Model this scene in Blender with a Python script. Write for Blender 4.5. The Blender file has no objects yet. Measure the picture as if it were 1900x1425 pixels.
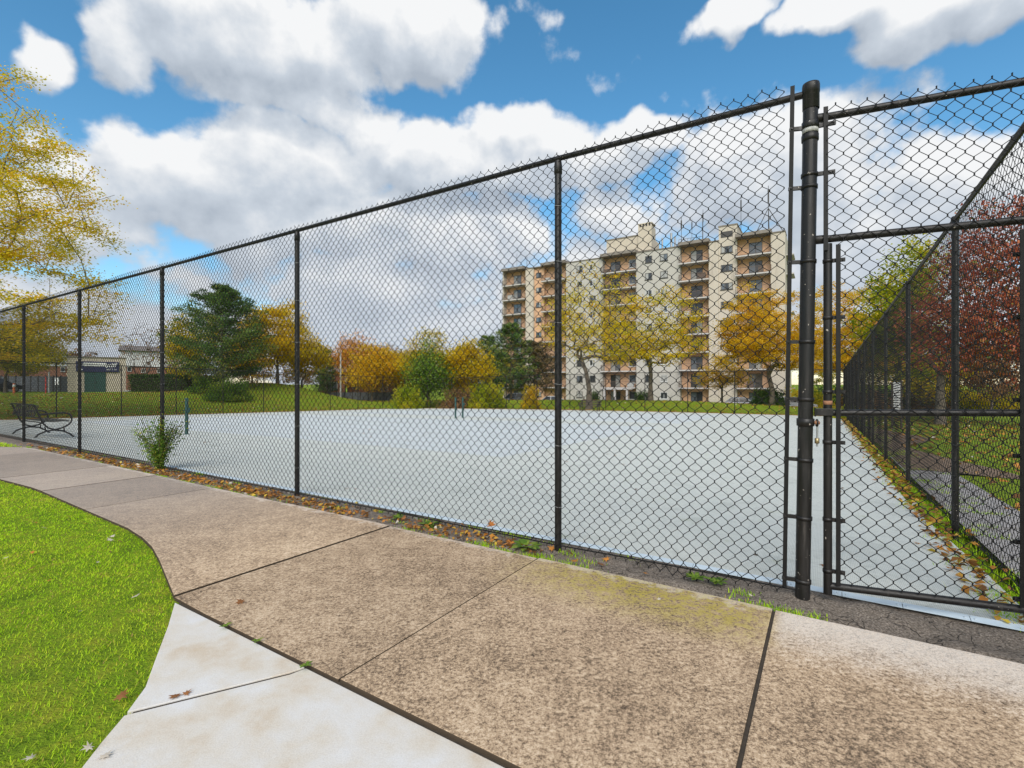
import bpy, math, random
import numpy as np
from mathutils import Vector, Matrix
R = math.radians
rng = np.random.default_rng(7)
random.seed(7)
scene = bpy.context.scene
col = scene.collection

# ------------------------------------------------------------------ camera
F = 913.0; HC = 1.35; CX = 950.0; CY = 712.5
cd = bpy.data.cameras.new('camera'); cd.sensor_width = 36; cd.lens = 36 * F / 1900
cd.clip_start = 0.05; cd.clip_end = 6000
cam = bpy.data.objects.new('camera', cd); col.objects.link(cam)
cam.location = (0, 0, HC); cam.rotation_euler = (R(90), 0, 0)
scene.camera = cam
scene.render.resolution_x = 1024; scene.render.resolution_y = 768

# ------------------------------------------------------------------ light, sky, exposure
SUN_EL, SUN_AZ = 40.0, 190.0        # azimuth clockwise from +Y
SUN_STRENGTH, SUN_ANGLE = 2.3, 45.0
SKY_STRENGTH = 0.108
vs = scene.view_settings
vs.view_transform = 'Standard'; vs.look = 'None'; vs.gamma = 1; vs.use_curve_mapping = False
vs.exposure = 0.75

sd = bpy.data.lights.new('sun', 'SUN'); sd.energy = SUN_STRENGTH; sd.angle = R(SUN_ANGLE); sd.color = (1, .95, .87)
sun = bpy.data.objects.new('sun', sd); col.objects.link(sun)
sv = Vector((math.sin(R(SUN_AZ)) * math.cos(R(SUN_EL)), math.cos(R(SUN_AZ)) * math.cos(R(SUN_EL)), math.sin(R(SUN_EL))))
sun.rotation_euler = sv.to_track_quat('Z', 'Y').to_euler(); sun.location = (0, 0, 60)

world = bpy.data.worlds.new('World'); scene.world = world; world.use_nodes = True
world.cycles.sampling_method = 'MANUAL'; world.cycles.sample_map_resolution = 512
scene.cycles.max_bounces = 6; scene.cycles.diffuse_bounces = 3; scene.cycles.glossy_bounces = 2; scene.cycles.transmission_bounces = 3
wt = world.node_tree; wt.nodes.clear()

def nd(t, typ, **kw):
    n = t.nodes.new(typ)
    for k, v in kw.items(): setattr(n, k, v)
    return n
def mth(t, op, a, b=None, c=None, clamp=False):
    n = nd(t, 'ShaderNodeMath', operation=op); n.use_clamp = clamp
    for i, v in enumerate((a, b, c)):
        if v is None: continue
        if isinstance(v, (int, float)): n.inputs[i].default_value = v
        else: t.links.new(v, n.inputs[i])
    return n.outputs[0]
def maprange(t, v, a, b, c=0., d=1., smooth=True):
    n = nd(t, 'ShaderNodeMapRange'); n.interpolation_type = 'SMOOTHSTEP' if smooth else 'LINEAR'
    t.links.new(v, n.inputs[0])
    for i, x in enumerate((a, b, c, d)): n.inputs[i + 1].default_value = x
    return n.outputs[0]

def azel(u, v):
    return math.atan((u - CX) / F), math.atan((CY - v) / math.hypot(F, u - CX))
# cumulus banks, as centre and size of each in the sky (read off as bearings)
CLOUDS = [  # u, v, half width, half height, weight
    (480, 60, 370, 150, 1.05), (770, 55, 200, 135, 1.0), (250, 60, 130, 140, .8), (560, 190, 250, 70, .8),
    (70, 95, 80, 75, .62), (330, 330, 330, 120, 1.0), (560, 300, 260, 120, .9), (900, 290, 330, 105, 1.05), (690, 240, 120, 80, .8),
    (1180, 270, 110, 75, .85), (120, 400, 280, 110, .9), (600, 400, 420, 90, .8),
    (1350, 20, 140, 60, .85), (1760, 20, 280, 110, 1.0), (1600, 0, 200, 70, .8), (1125, 145, 60, 45, .40),
    (1440, 320, 360, 170, .9), (1740, 340, 320, 130, .9), (1600, 470, 460, 150, .85), (1120, 490, 300, 90, .6), (1010, 20, 70, 45, .36),
    (700, 540, 480, 100, .75), (1200, 380, 200, 110, .62), (900, 640, 1100, 110, .95), (100, 600, 480, 120, .9), (1700, 600, 560, 130, .9), (480, 400, 420, 130, .85), (820, 440, 340, 130, .78)]
g = bpy.data.node_groups.new('cloud_density', 'ShaderNodeTree')
g.interface.new_socket('Vector', in_out='INPUT', socket_type='NodeSocketVector')
g.interface.new_socket('Density', in_out='OUTPUT', socket_type='NodeSocketFloat')
gi = nd(g, 'NodeGroupInput'); go = nd(g, 'NodeGroupOutput')
wn = nd(g, 'ShaderNodeTexNoise'); wn.inputs['Scale'].default_value = 7; wn.inputs['Detail'].default_value = 4
g.links.new(gi.outputs[0], wn.inputs['Vector'])
wm = nd(g, 'ShaderNodeVectorMath', operation='MULTIPLY_ADD')
g.links.new(wn.outputs['Color'], wm.inputs[0]); wm.inputs[1].default_value = (.15, .12, 0); 
sub = nd(g, 'ShaderNodeVectorMath', operation='SUBTRACT'); g.links.new(gi.outputs[0], sub.inputs[0]); sub.inputs[1].default_value = (.075, .06, 0)
g.links.new(sub.outputs[0], wm.inputs[2])
sx = nd(g, 'ShaderNodeSeparateXYZ'); g.links.new(wm.outputs[0], sx.inputs[0])
so = nd(g, 'ShaderNodeSeparateXYZ'); g.links.new(gi.outputs[0], so.inputs[0])
cover = None
for (u, v, hw, hh, wgt) in CLOUDS:
    a0, e0 = azel(u, v)
    a1 = (azel(u + hw, v)[0] - azel(u - hw, v)[0]) / 2; e1 = (azel(u, v - hh)[1] - azel(u, v + hh)[1]) / 2
    p = mth(g, 'MULTIPLY', mth(g, 'SUBTRACT', sx.outputs[0], a0), 1 / a1)
    q = mth(g, 'MULTIPLY', mth(g, 'SUBTRACT', sx.outputs[1], e0), 1 / e1)
    d2 = mth(g, 'ADD', mth(g, 'MULTIPLY', p, p), mth(g, 'MULTIPLY', q, q))
    b = mth(g, 'MULTIPLY', mth(g, 'SUBTRACT', 1.0, d2), wgt)
    b = mth(g, 'MAXIMUM', b, 0)
    cover = b if cover is None else mth(g, 'SMOOTH_MAX', cover, b, .12)
# the same broken cumulus goes on all round
ln = nd(g, 'ShaderNodeTexNoise'); ln.inputs['Scale'].default_value = 2.1; ln.inputs['Detail'].default_value = 2
g.links.new(gi.outputs[0], ln.inputs['Vector'])
outm = mth(g, 'MAXIMUM', maprange(g, mth(g, 'ABSOLUTE', so.outputs[0]), .85, 1.1), maprange(g, so.outputs[1], .68, .9))
gen = mth(g, 'MULTIPLY', maprange(g, ln.outputs['Fac'], .40, .62), outm)
cover = mth(g, 'MAXIMUM', cover, gen)
fn = nd(g, 'ShaderNodeTexNoise'); fn.inputs['Scale'].default_value = 8.5; fn.inputs['Detail'].default_value = 9; fn.inputs['Roughness'].default_value = .54
mp = nd(g, 'ShaderNodeVectorMath', operation='MULTIPLY'); mp.inputs[1].default_value = (1, 1.12, 1); g.links.new(gi.outputs[0], mp.inputs[0])
g.links.new(mp.outputs[0], fn.inputs['Vector'])
dens = mth(g, 'ADD', mth(g, 'MULTIPLY', mth(g, 'SUBTRACT', fn.outputs['Fac'], .5), 1.45), mth(g, 'SUBTRACT', cover, .27))
g.links.new(dens, go.inputs[0])

tc = nd(wt, 'ShaderNodeTexCoord'); sp = nd(wt, 'ShaderNodeSeparateXYZ'); wt.links.new(tc.outputs['Generated'], sp.inputs[0])
az = mth(wt, 'ARCTAN2', sp.outputs[0], sp.outputs[1]); el = mth(wt, 'ARCSINE', sp.outputs[2])
cb = nd(wt, 'ShaderNodeCombineXYZ'); wt.links.new(az, cb.inputs[0]); wt.links.new(el, cb.inputs[1])
def dsamp(off):
    ad = nd(wt, 'ShaderNodeVectorMath', operation='ADD'); wt.links.new(cb.outputs[0], ad.inputs[0]); ad.inputs[1].default_value = off
    n = nd(wt, 'ShaderNodeGroup'); n.node_tree = g; wt.links.new(ad.outputs[0], n.inputs[0]); return n.outputs[0]
D0 = dsamp((0, 0, 0)); D1 = dsamp((.016, .045, 0))
alpha = maprange(wt, D0, -.04, .27)
lit = mth(wt, 'MULTIPLY', mth(wt, 'SUBTRACT', D0, D1), 1.15)
thick = maprange(wt, D0, .30, 1.1)
shade = mth(wt, 'SUBTRACT', mth(wt, 'ADD', .62, lit), mth(wt, 'MULTIPLY', thick, .30), clamp=True)
shade = mth(wt, 'ADD', shade, mth(wt, 'MULTIPLY', maprange(wt, el, .04, .36, .72, 0), mth(wt, 'SUBTRACT', .46, shade)))
cr = nd(wt, 'ShaderNodeValToRGB'); wt.links.new(shade, cr.inputs[0])
cr.color_ramp.elements[0].position = 0.05; cr.color_ramp.elements[0].color = (.38, .435, .51, 1)
cr.color_ramp.elements[1].position = .95; cr.color_ramp.elements[1].color = (.84, .85, .86, 1)
e = cr.color_ramp.elements.new(.5); e.color = (.54, .595, .665, 1)
sky = nd(wt, 'ShaderNodeTexSky'); sky.sky_type = 'NISHITA'; sky.sun_disc = False
sky.sun_elevation = R(SUN_EL); sky.sun_rotation = R(SUN_AZ); sky.air_density = 1.0; sky.dust_density = .3; sky.ozone_density = 2.2
hs = nd(wt, 'ShaderNodeHueSaturation'); hs.inputs['Saturation'].default_value = 1.24; hs.inputs['Hue'].default_value = .486; hs.inputs['Value'].default_value = 1.0; wt.links.new(sky.outputs[0], hs.inputs['Color'])
b1 = nd(wt, 'ShaderNodeBackground'); b1.inputs[1].default_value = SKY_STRENGTH; wt.links.new(hs.outputs[0], b1.inputs[0])
b2 = nd(wt, 'ShaderNodeBackground'); b2.inputs[1].default_value = .65; wt.links.new(cr.outputs[0], b2.inputs[0])
mx = nd(wt, 'ShaderNodeMixShader'); wt.links.new(alpha, mx.inputs[0]); wt.links.new(b1.outputs[0], mx.inputs[1]); wt.links.new(b2.outputs[0], mx.inputs[2])
wo = nd(wt, 'ShaderNodeOutputWorld'); wt.links.new(mx.outputs[0], wo.inputs[0])

# ------------------------------------------------------------------ frame of the place: a runs right along the fence, n runs away across the courts
TH = math.atan2(913, 1437); CT, ST = math.cos(TH), math.sin(TH)
ROTZ = -TH
def W(a, n, z=0.): return Vector((CT * a + ST * n, -ST * a + CT * n, z))
def AN(x, y): return (CT * x - ST * y, ST * x + CT * y)
def a_at(u, n):
    t = (u - CX) / F
    return n * (CT * t - ST) / (CT + ST * t)
def depth(a, n): return -ST * a + CT * n
def z_at(v, Y): return HC + (CY - v) / F * Y
def gpt(u, v, z=0.):                       # where a sight line meets the level z
    Y = F * (HC - z) / (v - CY); return ((u - CX) / F * Y, Y)
def gan(u, v, z=0.): return AN(*gpt(u, v, z))
def ss(x, a, b):
    t = np.clip((np.asarray(x, float) - a) / (b - a), 0, 1); return t * t * (3 - 2 * t)
NF = 3.6; NB = 37.2; AR = 1.04; AL = -36.84
def z_court(a, n):
    d = np.clip(-np.asarray(a, float), 0, 37.5); n = np.clip(np.asarray(n, float), 3.6, 37.5)
    return -.021 * (n - 3.6) - .00035 * d * d * ss(n, 3.6, 5.2)
def z_ground(a, n):
    a = np.asarray(a, float); n = np.asarray(n, float); d = -a
    z = z_court(a, n)
    z = z + .62 * np.exp(-((n - 46) / 4.5) ** 2) * ss(d, -6, 14) * (1 - ss(d, 40, 55))
    far = ss(n, 50, 68); z = z * (1 - far) + -2.0 * far
    left = ss(d, 38, 64); tgt = .45 - 1.55 * ss(n, 28, 48)
    z = z * (1 - left) + tgt * left
    z = z + 1.75 * np.exp(-((d - 53) / 6.5) ** 2 - ((n - 33) / 7.5) ** 2)
    rr = ss(np.hypot(a, n), 120, 200); z = z * (1 - rr) + -2.0 * rr
    z = z - .25 * ss(a, 3, 14) * (n > -5)
    return z

# ------------------------------------------------------------------ materials
MATS = {}
def ramp(t, fac, stops):
    n = nd(t, 'ShaderNodeValToRGB'); t.links.new(fac, n.inputs[0])
    el = n.color_ramp.elements
    while len(el) < len(stops): el.new(.5)
    for e, (p, c) in zip(el, stops): e.position = p; e.color = (*c, 1)
    return n.outputs[0]
def newmat(name):
    m = bpy.data.materials.new(name); m.use_nodes = True; MATS[name] = m
    t = m.node_tree; b = t.nodes['Principled BSDF']; return m, t, b
def noise(t, vec, scale, detail=4, rough=.55, dist=0):
    n = nd(t, 'ShaderNodeTexNoise'); n.inputs['Scale'].default_value = scale; n.inputs['Detail'].default_value = detail
    n.inputs['Roughness'].default_value = rough; n.inputs['Distortion'].default_value = dist
    if vec is not None: t.links.new(vec, n.inputs['Vector'])
    return n.outputs['Fac']
def coords(t, kind='Object'):
    if kind == 'Position': return nd(t, 'ShaderNodeNewGeometry').outputs['Position']
    return nd(t, 'ShaderNodeTexCoord').outputs[kind]
def bump(t, b, h, strength=.3, dist=.01):
    n = nd(t, 'ShaderNodeBump'); n.inputs['Strength'].default_value = strength; n.inputs['Distance'].default_value = dist
    t.links.new(h, n.inputs['Height']); t.links.new(n.outputs[0], b.inputs['Normal'])
def mixc(t, f, a, b, mode='MIX'):
    n = nd(t, 'ShaderNodeMix'); n.data_type = 'RGBA'; n.blend_type = mode
    if isinstance(f, (int, float)): n.inputs[0].default_value = f
    else: t.links.new(f, n.inputs[0])
    for i, x in ((6, a), (7, b)):
        if isinstance(x, tuple): n.inputs[i].default_value = (*x, 1)
        else: t.links.new(x, n.inputs[i])
    return n.outputs[2]
def simple(name, c1, c2=None, rough=.6, scale=4., metal=0., bmp=0., spec=.5):
    m, t, b = newmat(name)
    b.inputs['Roughness'].default_value = rough; b.inputs['Metallic'].default_value = metal; b.inputs['Specular IOR Level'].default_value = spec
    c2 = c2 or tuple(x * .75 for x in c1)
    f = noise(t, coords(t, 'Position'), scale, 5)
    t.links.new(ramp(t, f, [(.32, c1), (.68, c2)]), b.inputs['Base Color'])
    if bmp: bump(t, b, noise(t, coords(t, 'Position'), scale * 6, 4), bmp)
    return m

def metal_black():
    m, t, b = newmat('black_vinyl_steel')
    p = coords(t, 'Position')
    st = nd(t, 'ShaderNodeMapping'); st.inputs['Scale'].default_value = (30, 30, 3); t.links.new(p, st.inputs[0])
    f = noise(t, st.outputs[0], 1.2, 5, .65)
    c = ramp(t, f, [(.40, (.007, .006, .006)), (.60, (.014, .012, .011)), (.78, (.055, .048, .042))])
    scr = noise(t, p, 55, 2, .5)
    c = mixc(t, maprange(t, scr, .70, .76), c, (.35, .31, .27))
    t.links.new(c, b.inputs['Base Color'])
    t.links.new(maprange(t, f, .3, .7, .36, .6), b.inputs['Roughness']); b.inputs['Specular IOR Level'].default_value = .4
metal_black()
simple('black_wire', (.006, .006, .006), (.011, .010, .010), .55, 20, 0, 0, .25)
simple('wrought_iron', (.03, .027, .025), (.018, .016, .015), .5, 12)
simple('galvanised', (.42, .42, .42), (.3, .3, .3), .45, 30, .6)
simple('dark_green_paint', (.015, .075, .065), (.02, .055, .05), .5, 8)
simple('rubber', (.02, .02, .02), None, .8)
simple('chrome_rim', (.5, .5, .52), None, .3, 5, .8)

def glass_mat(name, c, rough=.08):
    m, t, b = newmat(name); b.inputs['Base Color'].default_value = (*c, 1); b.inputs['Roughness'].default_value = rough
    b.inputs['Specular IOR Level'].default_value = .9
    return m
glass_mat('pane_dark', (.035, .04, .045)); glass_mat('pane_curtain', (.33, .33, .31), .12); glass_mat('pane_mid', (.11, .13, .15))

def concrete_brown():
    m, t, b = newmat('weathered_concrete')
    p = coords(t, 'Position')
    big = noise(t, p, 1.3, 4, .6); mid = noise(t, p, 52, 6, .76, .2); fine = noise(t, p, 190, 3, .7)
    mott = noise(t, p, 7, 6, .7)
    spk = mth(t, 'ADD', mth(t, 'MULTIPLY', mid, .62), mth(t, 'MULTIPLY', fine, .38))
    huge = noise(t, p, .9, 5, .62); blo = noise(t, p, 15, 4, .6)
    sp2 = mth(t, 'ADD', spk, mth(t, 'ADD', mth(t, 'MULTIPLY', mth(t, 'SUBTRACT', huge, .5), .20), mth(t, 'MULTIPLY', mth(t, 'SUBTRACT', blo, .5), .12)))
    sp2 = mth(t, 'ADD', sp2, mth(t, 'MULTIPLY', mth(t, 'SUBTRACT', mott, .5), .16))
    c = ramp(t, sp2, [(.36, (.06, .042, .028)), (.44, (.20, .138, .088)), (.495, (.385, .266, .167)), (.56, (.56, .41, .27)), (.66, (.70, .56, .41))])
    # position along and across the walk
    sep = nd(t, 'ShaderNodeSeparateXYZ'); t.links.new(p, sep.inputs[0])
    a = mth(t, 'SUBTRACT', mth(t, 'MULTIPLY', sep.outputs[0], CT), mth(t, 'MULTIPLY', sep.outputs[1], ST))
    n = mth(t, 'ADD', mth(t, 'MULTIPLY', sep.outputs[0], ST), mth(t, 'MULTIPLY', sep.outputs[1], CT))
    # greyer far stretch of the walk
    c = mixc(t, maprange(t, a, -3.2, -8, 0, .62), c, mixc(t, fine, (.20, .175, .16), (.40, .36, .34)))
    # moss along the fence edge
    mo = mth(t, 'MULTIPLY', maprange(t, a, -2.3, -1.2), mth(t, 'MULTIPLY', maprange(t, a, -.10, -.45), maprange(t, n, 2.62, 3.12)))
    mo = mth(t, 'MULTIPLY', mo, maprange(t, mth(t, 'ADD', mth(t, 'MULTIPLY', spk, .7), mth(t, 'MULTIPLY', blo, .3)), .46, .53, 0, .8))
    c = mixc(t, mo, c, (.36, .29, .03))
    # worn pale patch in front of the gate and along the slab rim
    wn_ = mth(t, 'ADD', n, mth(t, 'MULTIPLY', mth(t, 'SUBTRACT', mott, .5), .5))
    pale = mth(t, 'MULTIPLY', maprange(t, a, -.28, -.18), maprange(t, mth(t, 'ADD', wn_, mth(t, 'MULTIPLY', mth(t, 'SUBTRACT', spk, .5), 1.2)), 2.72, 3.25))
    rim = mth(t, 'MULTIPLY', maprange(t, wn_, 3.25, 3.31), .5)
    c = mixc(t, mth(t, 'MULTIPLY', mth(t, 'MAXIMUM', pale, rim), maprange(t, fine, .3, .6, .35, .85)), c, (.66, .59, .52))
    oi = nd(t, 'ShaderNodeObjectInfo'); tone = maprange(t, oi.outputs['Random'], 0, 1, .80, 1.12, False)
    tc_ = nd(t, 'ShaderNodeCombineXYZ'); [t.links.new(tone, tc_.inputs[k]) for k in range(3)]
    c = mixc(t, 1., c, tc_.outputs[0], 'MULTIPLY')
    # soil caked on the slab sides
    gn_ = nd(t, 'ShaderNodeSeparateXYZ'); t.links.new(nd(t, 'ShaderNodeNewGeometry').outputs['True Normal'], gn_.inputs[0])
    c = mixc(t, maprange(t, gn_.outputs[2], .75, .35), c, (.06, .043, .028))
    t.links.new(c, b.inputs['Base Color']); b.inputs['Roughness'].default_value = .9; b.inputs['Specular IOR Level'].default_value = .25
    bump(t, b, mth(t, 'ADD', spk, mth(t, 'MULTIPLY', mott, .5)), .35, .010)
concrete_brown()
def concrete_white():
    m, t, b = newmat('new_concrete')
    p = coords(t, 'Position'); f = noise(t, p, 2.6, 6, .62); fine = noise(t, p, 160, 3, .6); br = noise(t, p, 60, 2)
    c = ramp(t, f, [(.36, (.62, .60, .58)), (.52, (.58, .52, .44)), (.66, (.50, .385, .26))])
    sep = nd(t, 'ShaderNodeSeparateXYZ'); t.links.new(p, sep.inputs[0])
    c = mixc(t, .16, c, ramp(t, fine, [(.35, (.30, .26, .22)), (.6, (.7, .68, .66))]))
    t.links.new(c, b.inputs['Base Color']); b.inputs['Roughness'].default_value = .85; b.inputs['Specular IOR Level'].default_value = .3
    bump(t, b, mth(t, 'ADD', fine, br), .18, .004)
concrete_white()
def asphalt(name, c0, c1, c2):
    m, t, b = newmat(name)
    p = coords(t, 'Position'); f = noise(t, p, 90, 4, .7); g_ = noise(t, p, 5, 5, .6)
    v = nd(t, 'ShaderNodeTexVoronoi', feature='DISTANCE_TO_EDGE'); v.inputs['Scale'].default_value = 4.3
    wv = nd(t, 'ShaderNodeVectorMath', operation='ADD'); t.links.new(p, wv.inputs[0])
    wn = nd(t, 'ShaderNodeTexNoise'); wn.inputs['Scale'].default_value = 7; t.links.new(p, wn.inputs['Vector'])
    sc_ = nd(t, 'ShaderNodeVectorMath', operation='SCALE'); sc_.inputs['Scale'].default_value = .35; t.links.new(wn.outputs['Color'], sc_.inputs[0]); t.links.new(sc_.outputs[0], wv.inputs[1])
    t.links.new(wv.outputs[0], v.inputs['Vector'])
    c = ramp(t, f, [(.36, c0), (.55, c1), (.72, c2)])
    c = mixc(t, maprange(t, g_, .52, .7, 0, .5), c, (.14, .115, .09))
    crk = maprange(t, v.outputs['Distance'], .0, .025, 1, 0)
    c = mixc(t, mth(t, 'MULTIPLY', mth(t, 'MULTIPLY', crk, maprange(t, g_, .42, .55)), .75), c, (.03, .025, .02))
    t.links.new(c, b.inputs['Base Color']); b.inputs['Roughness'].default_value = .95; b.inputs['Specular IOR Level'].default_value = .25
    bump(t, b, mth(t, 'SUBTRACT', mth(t, 'ADD', f, g_), crk), .8, .02)
asphalt('old_asphalt', (.08, .065, .052), (.225, .185, .15), (.42, .36, .30))
asphalt('path_asphalt', (.26, .24, .23), (.38, .355, .345), (.48, .455, .445))
def court_mat():
    m, t, b = newmat('court_tiles')
    o = coords(t, 'Object')
    sep = nd(t, 'ShaderNodeSeparateXYZ'); t.links.new(o, sep.inputs[0]); a, n = sep.outputs[0], sep.outputs[1]
    def band(v, lo, hi, w=.01):
        return mth(t, 'MULTIPLY', maprange(t, v, lo - w, lo + w), maprange(t, v, hi + w, hi - w))
    inner = mth(t, 'MULTIPLY', band(a, -29., -5.4), mth(t, 'MAXIMUM', band(n, 8.1, 19.1), band(n, 22.0, 33.)))
    f = noise(t, o, .7, 5, .6); f2 = noise(t, o, 12, 5, .65)
    outer = mixc(t, f, (.585, .595, .545), (.625, .63, .585)); inn = mixc(t, f, (.575, .605, .61), (.615, .64, .645))
    c = mixc(t, inner, outer, inn)
    c = mixc(t, maprange(t, f2, .50, .70, 0, .40), c, (.46, .46, .42))
    st1 = noise(t, o, 1.6, 7, .7, .6); c = mixc(t, maprange(t, st1, .50, .68, 0, .6), c, (.44, .45, .41))
    st2 = noise(t, o, .45, 6, .65, 1.2); c = mixc(t, maprange(t, mth(t, 'ABSOLUTE', mth(t, 'SUBTRACT', st2, .5)), .006, .0, 0, .30), c, (.36, .37, .34))
    alg = mth(t, 'MULTIPLY', maprange(t, noise(t, o, 2.2, 5, .7), .60, .74), maprange(t, a, -6, 0, 0, .5))
    c = mixc(t, alg, c, (.34, .38, .16))
    # open grid of the plastic tiles: rows of small holes
    s = 1 / .022
    def tri(v, k): return mth(t, 'ABSOLUTE', mth(t, 'SUBTRACT', mth(t, 'FRACT', mth(t, 'MULTIPLY', v, k)), .5))
    d1 = mth(t, 'ADD', a, n); d2 = mth(t, 'SUBTRACT', a, n)
    hole = mth(t, 'MULTIPLY', maprange(t, tri(d1, s), .16, .26, 1, 0), maprange(t, tri(d2, s), .16, .26, 1, 0))
    c = mixc(t, mth(t, 'MULTIPLY', hole, .7), c, (.13, .16, .145))
    seam = mth(t, 'MAXIMUM', maprange(t, tri(a, 1 / .305), .493, .498), maprange(t, tri(n, 1 / .305), .493, .498))
    c = mixc(t, mth(t, 'MULTIPLY', seam, .22), c, (.2, .23, .22))
    t.links.new(c, b.inputs['Base Color']); b.inputs['Roughness'].default_value = .7; b.inputs['Specular IOR Level'].default_value = .2
    bump(t, b, mth(t, 'MULTIPLY', hole, -1), .4, .006)
court_mat()
simple('joint_soil', (.035, .027, .02), (.06, .045, .03), 1., 30)
simple('tile_edge', (.50, .58, .64), (.44, .52, .58), .5, 9)
def lawn_mat():
    m, t, b = newmat('lawn_ground')
    p = coords(t, 'Position')
    f = noise(t, p, .35, 6, .65); h = noise(t, p, 5.5, 6, .75); k = noise(t, p, 38, 4, .7)
    c = ramp(t, h, [(.32, (.095, .16, .012)), (.50, (.19, .28, .018)), (.68, (.31, .33, .03))])
    c = mixc(t, maprange(t, f, .50, .68, 0, .55), c, (.24, .20, .035))
    c = mixc(t, maprange(t, k, .62, .70, 0, .75), c, ramp(t, f, [(.35, (.42, .19, .02)), (.65, (.22, .11, .03))]))
    c = mixc(t, maprange(t, k, .42, .30, 0, .5), c, (.04, .07, .01))
    t.links.new(c, b.inputs['Base Color']); b.inputs['Roughness'].default_value = .95; b.inputs['Specular IOR Level'].default_value = .1
    bump(t, b, mth(t, 'ADD', h, k), .9, .05)
lawn_mat()
def soil_mat():
    m, t, b = newmat('leaf_litter_soil')
    p = coords(t, 'Position'); f = noise(t, p, 14, 6, .75)
    t.links.new(ramp(t, f, [(.3, (.06, .045, .03)), (.5, (.17, .11, .07)), (.7, (.30, .20, .13))]), b.inputs['Base Color'])
    b.inputs['Roughness'].default_value = 1; bump(t, b, f, .8, .04)
soil_mat()
def leafmat(name, stops, trans=.35, rough=.55):
    m, t, b = newmat(name)
    at = nd(t, 'ShaderNodeAttribute'); at.attribute_name = 'tint'
    c = ramp(t, at.outputs['Fac'], stops)
    t.links.new(c, b.inputs['Base Color']); b.inputs['Roughness'].default_value = rough; b.inputs['Specular IOR Level'].default_value = .25
    tr = nd(t, 'ShaderNodeBsdfTranslucent'); t.links.new(c, tr.inputs[0])
    mx = nd(t, 'ShaderNodeMixShader'); mx.inputs[0].default_value = trans
    t.links.new(b.outputs[0], mx.inputs[1]); t.links.new(tr.outputs[0], mx.inputs[2])
    t.links.new(mx.outputs[0], t.nodes['Material Output'].inputs[0])
leafmat('grass_blades', [(0, (.17, .38, .008)), (.3, (.40, .68, .012)), (.7, (.62, .80, .03)), (.93, (.70, .66, .06)), (1, (.55, .38, .12))], .5)
leafmat('leaf_gold', [(0, (.36, .36, .02)), (.3, (.64, .52, .02)), (.65, (.82, .61, .03)), (.9, (.82, .50, .03)), (1, (.66, .36, .02))], .58)
leafmat('leaf_goldgreen', [(0, (.10, .17, .014)), (.3, (.32, .32, .018)), (.65, (.64, .48, .02)), (1, (.74, .48, .025))], .58)
leafmat('leaf_amber', [(0, (.46, .33, .02)), (.35, (.74, .50, .025)), (.75, (.82, .52, .035)), (1, (.68, .34, .03))], .58)
leafmat('leaf_orange', [(0, (.30, .18, .02)), (.4, (.60, .30, .03)), (.75, (.60, .23, .03)), (1, (.34, .12, .02))], .4)
leafmat('leaf_rust', [(0, (.13, .08, .03)), (.5, (.26, .14, .06)), (1, (.35, .2, .11))], .35)
leafmat('leaf_red', [(0, (.22, .06, .04)), (.4, (.46, .12, .07)), (.75, (.60, .20, .09)), (.93, (.60, .30, .09)), (1, (.24, .28, .06))], .5)
leafmat('leaf_yellowgreen', [(0, (.16, .24, .015)), (.5, (.40, .44, .025)), (1, (.68, .52, .03))], .58)
leafmat('leaf_green', [(0, (.022, .055, .012)), (.5, (.05, .11, .02)), (1, (.11, .18, .03))], .35)
leafmat('leaf_midgreen', [(0, (.05, .12, .015)), (.5, (.14, .25, .03)), (.9, (.28, .36, .05)), (1, (.50, .45, .05))], .45)
leafmat('needles', [(0, (.04, .085, .022)), (.5, (.095, .18, .04)), (.85, (.20, .27, .055)), (1, (.36, .30, .07))], .3)
leafmat('needles_brown', [(0, (.05, .05, .025)), (.5, (.14, .10, .045)), (1, (.22, .16, .06))], .2)
leafmat('fallen', [(0, (.10, .05, .022)), (.3, (.26, .12, .04)), (.55, (.48, .20, .035)), (.8, (.55, .33, .05)), (.93, (.62, .50, .06)), (1, (.62, .56, .48))], .25)
leafmat('fallen_orange', [(0, (.42, .13, .025)), (1, (.55, .24, .05))], .25)
leafmat('fallen_pale', [(0, (.46, .38, .28)), (1, (.60, .54, .46))], .2)
leafmat('fallen_brown', [(0, (.20, .085, .03)), (1, (.33, .14, .05))], .2)
simple('bark', (.085, .068, .05), (.16, .13, .10), .95, 14, 0, .8)
simple('bark_pale', (.15, .125, .085), (.26, .225, .16), .95, 14, 0, .8)
simple('stem', (.10, .075, .045), (.15, .12, .06), .9, 20)
def stucco(name, c1, c2, c3):
    m, t, b = newmat(name); p = coords(t, 'Position'); mp_ = nd(t, 'ShaderNodeMapping'); mp_.inputs['Scale'].default_value = (1, 1, .12); t.links.new(p, mp_.inputs[0])
    st = noise(t, mp_.outputs[0], 1.6, 6, .7); f = noise(t, p, .5, 4)
    c = mixc(t, maprange(t, st, .50, .72, 0, .6), mixc(t, f, c1, c2), c3)
    t.links.new(c, b.inputs['Base Color']); b.inputs['Roughness'].default_value = .92; b.inputs['Specular IOR Level'].default_value = .2
stucco('wall_cream', (.52, .465, .385), (.47, .42, .35), (.33, .29, .245))
stucco('wall_grey_cream', (.45, .43, .385), (.42, .40, .36), (.31, .29, .26))
stucco('wall_peach', (.62, .385, .235), (.55, .34, .21), (.36, .23, .16))
simple('slab_concrete', (.50, .48, .46), (.40, .38, .36), .85, 3)
simple('roof_edge', (.23, .20, .17), (.17, .15, .13), .8, 2)
simple('frame_white', (.62, .62, .60), None, .5)
simple('frame_dark', (.05, .045, .042), None, .5)
simple('railing_paint', (.14, .095, .07), (.10, .07, .055), .6)
simple('brick_red', (.24, .10, .065), (.30, .15, .10), .9, 3, 0, .3)
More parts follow.
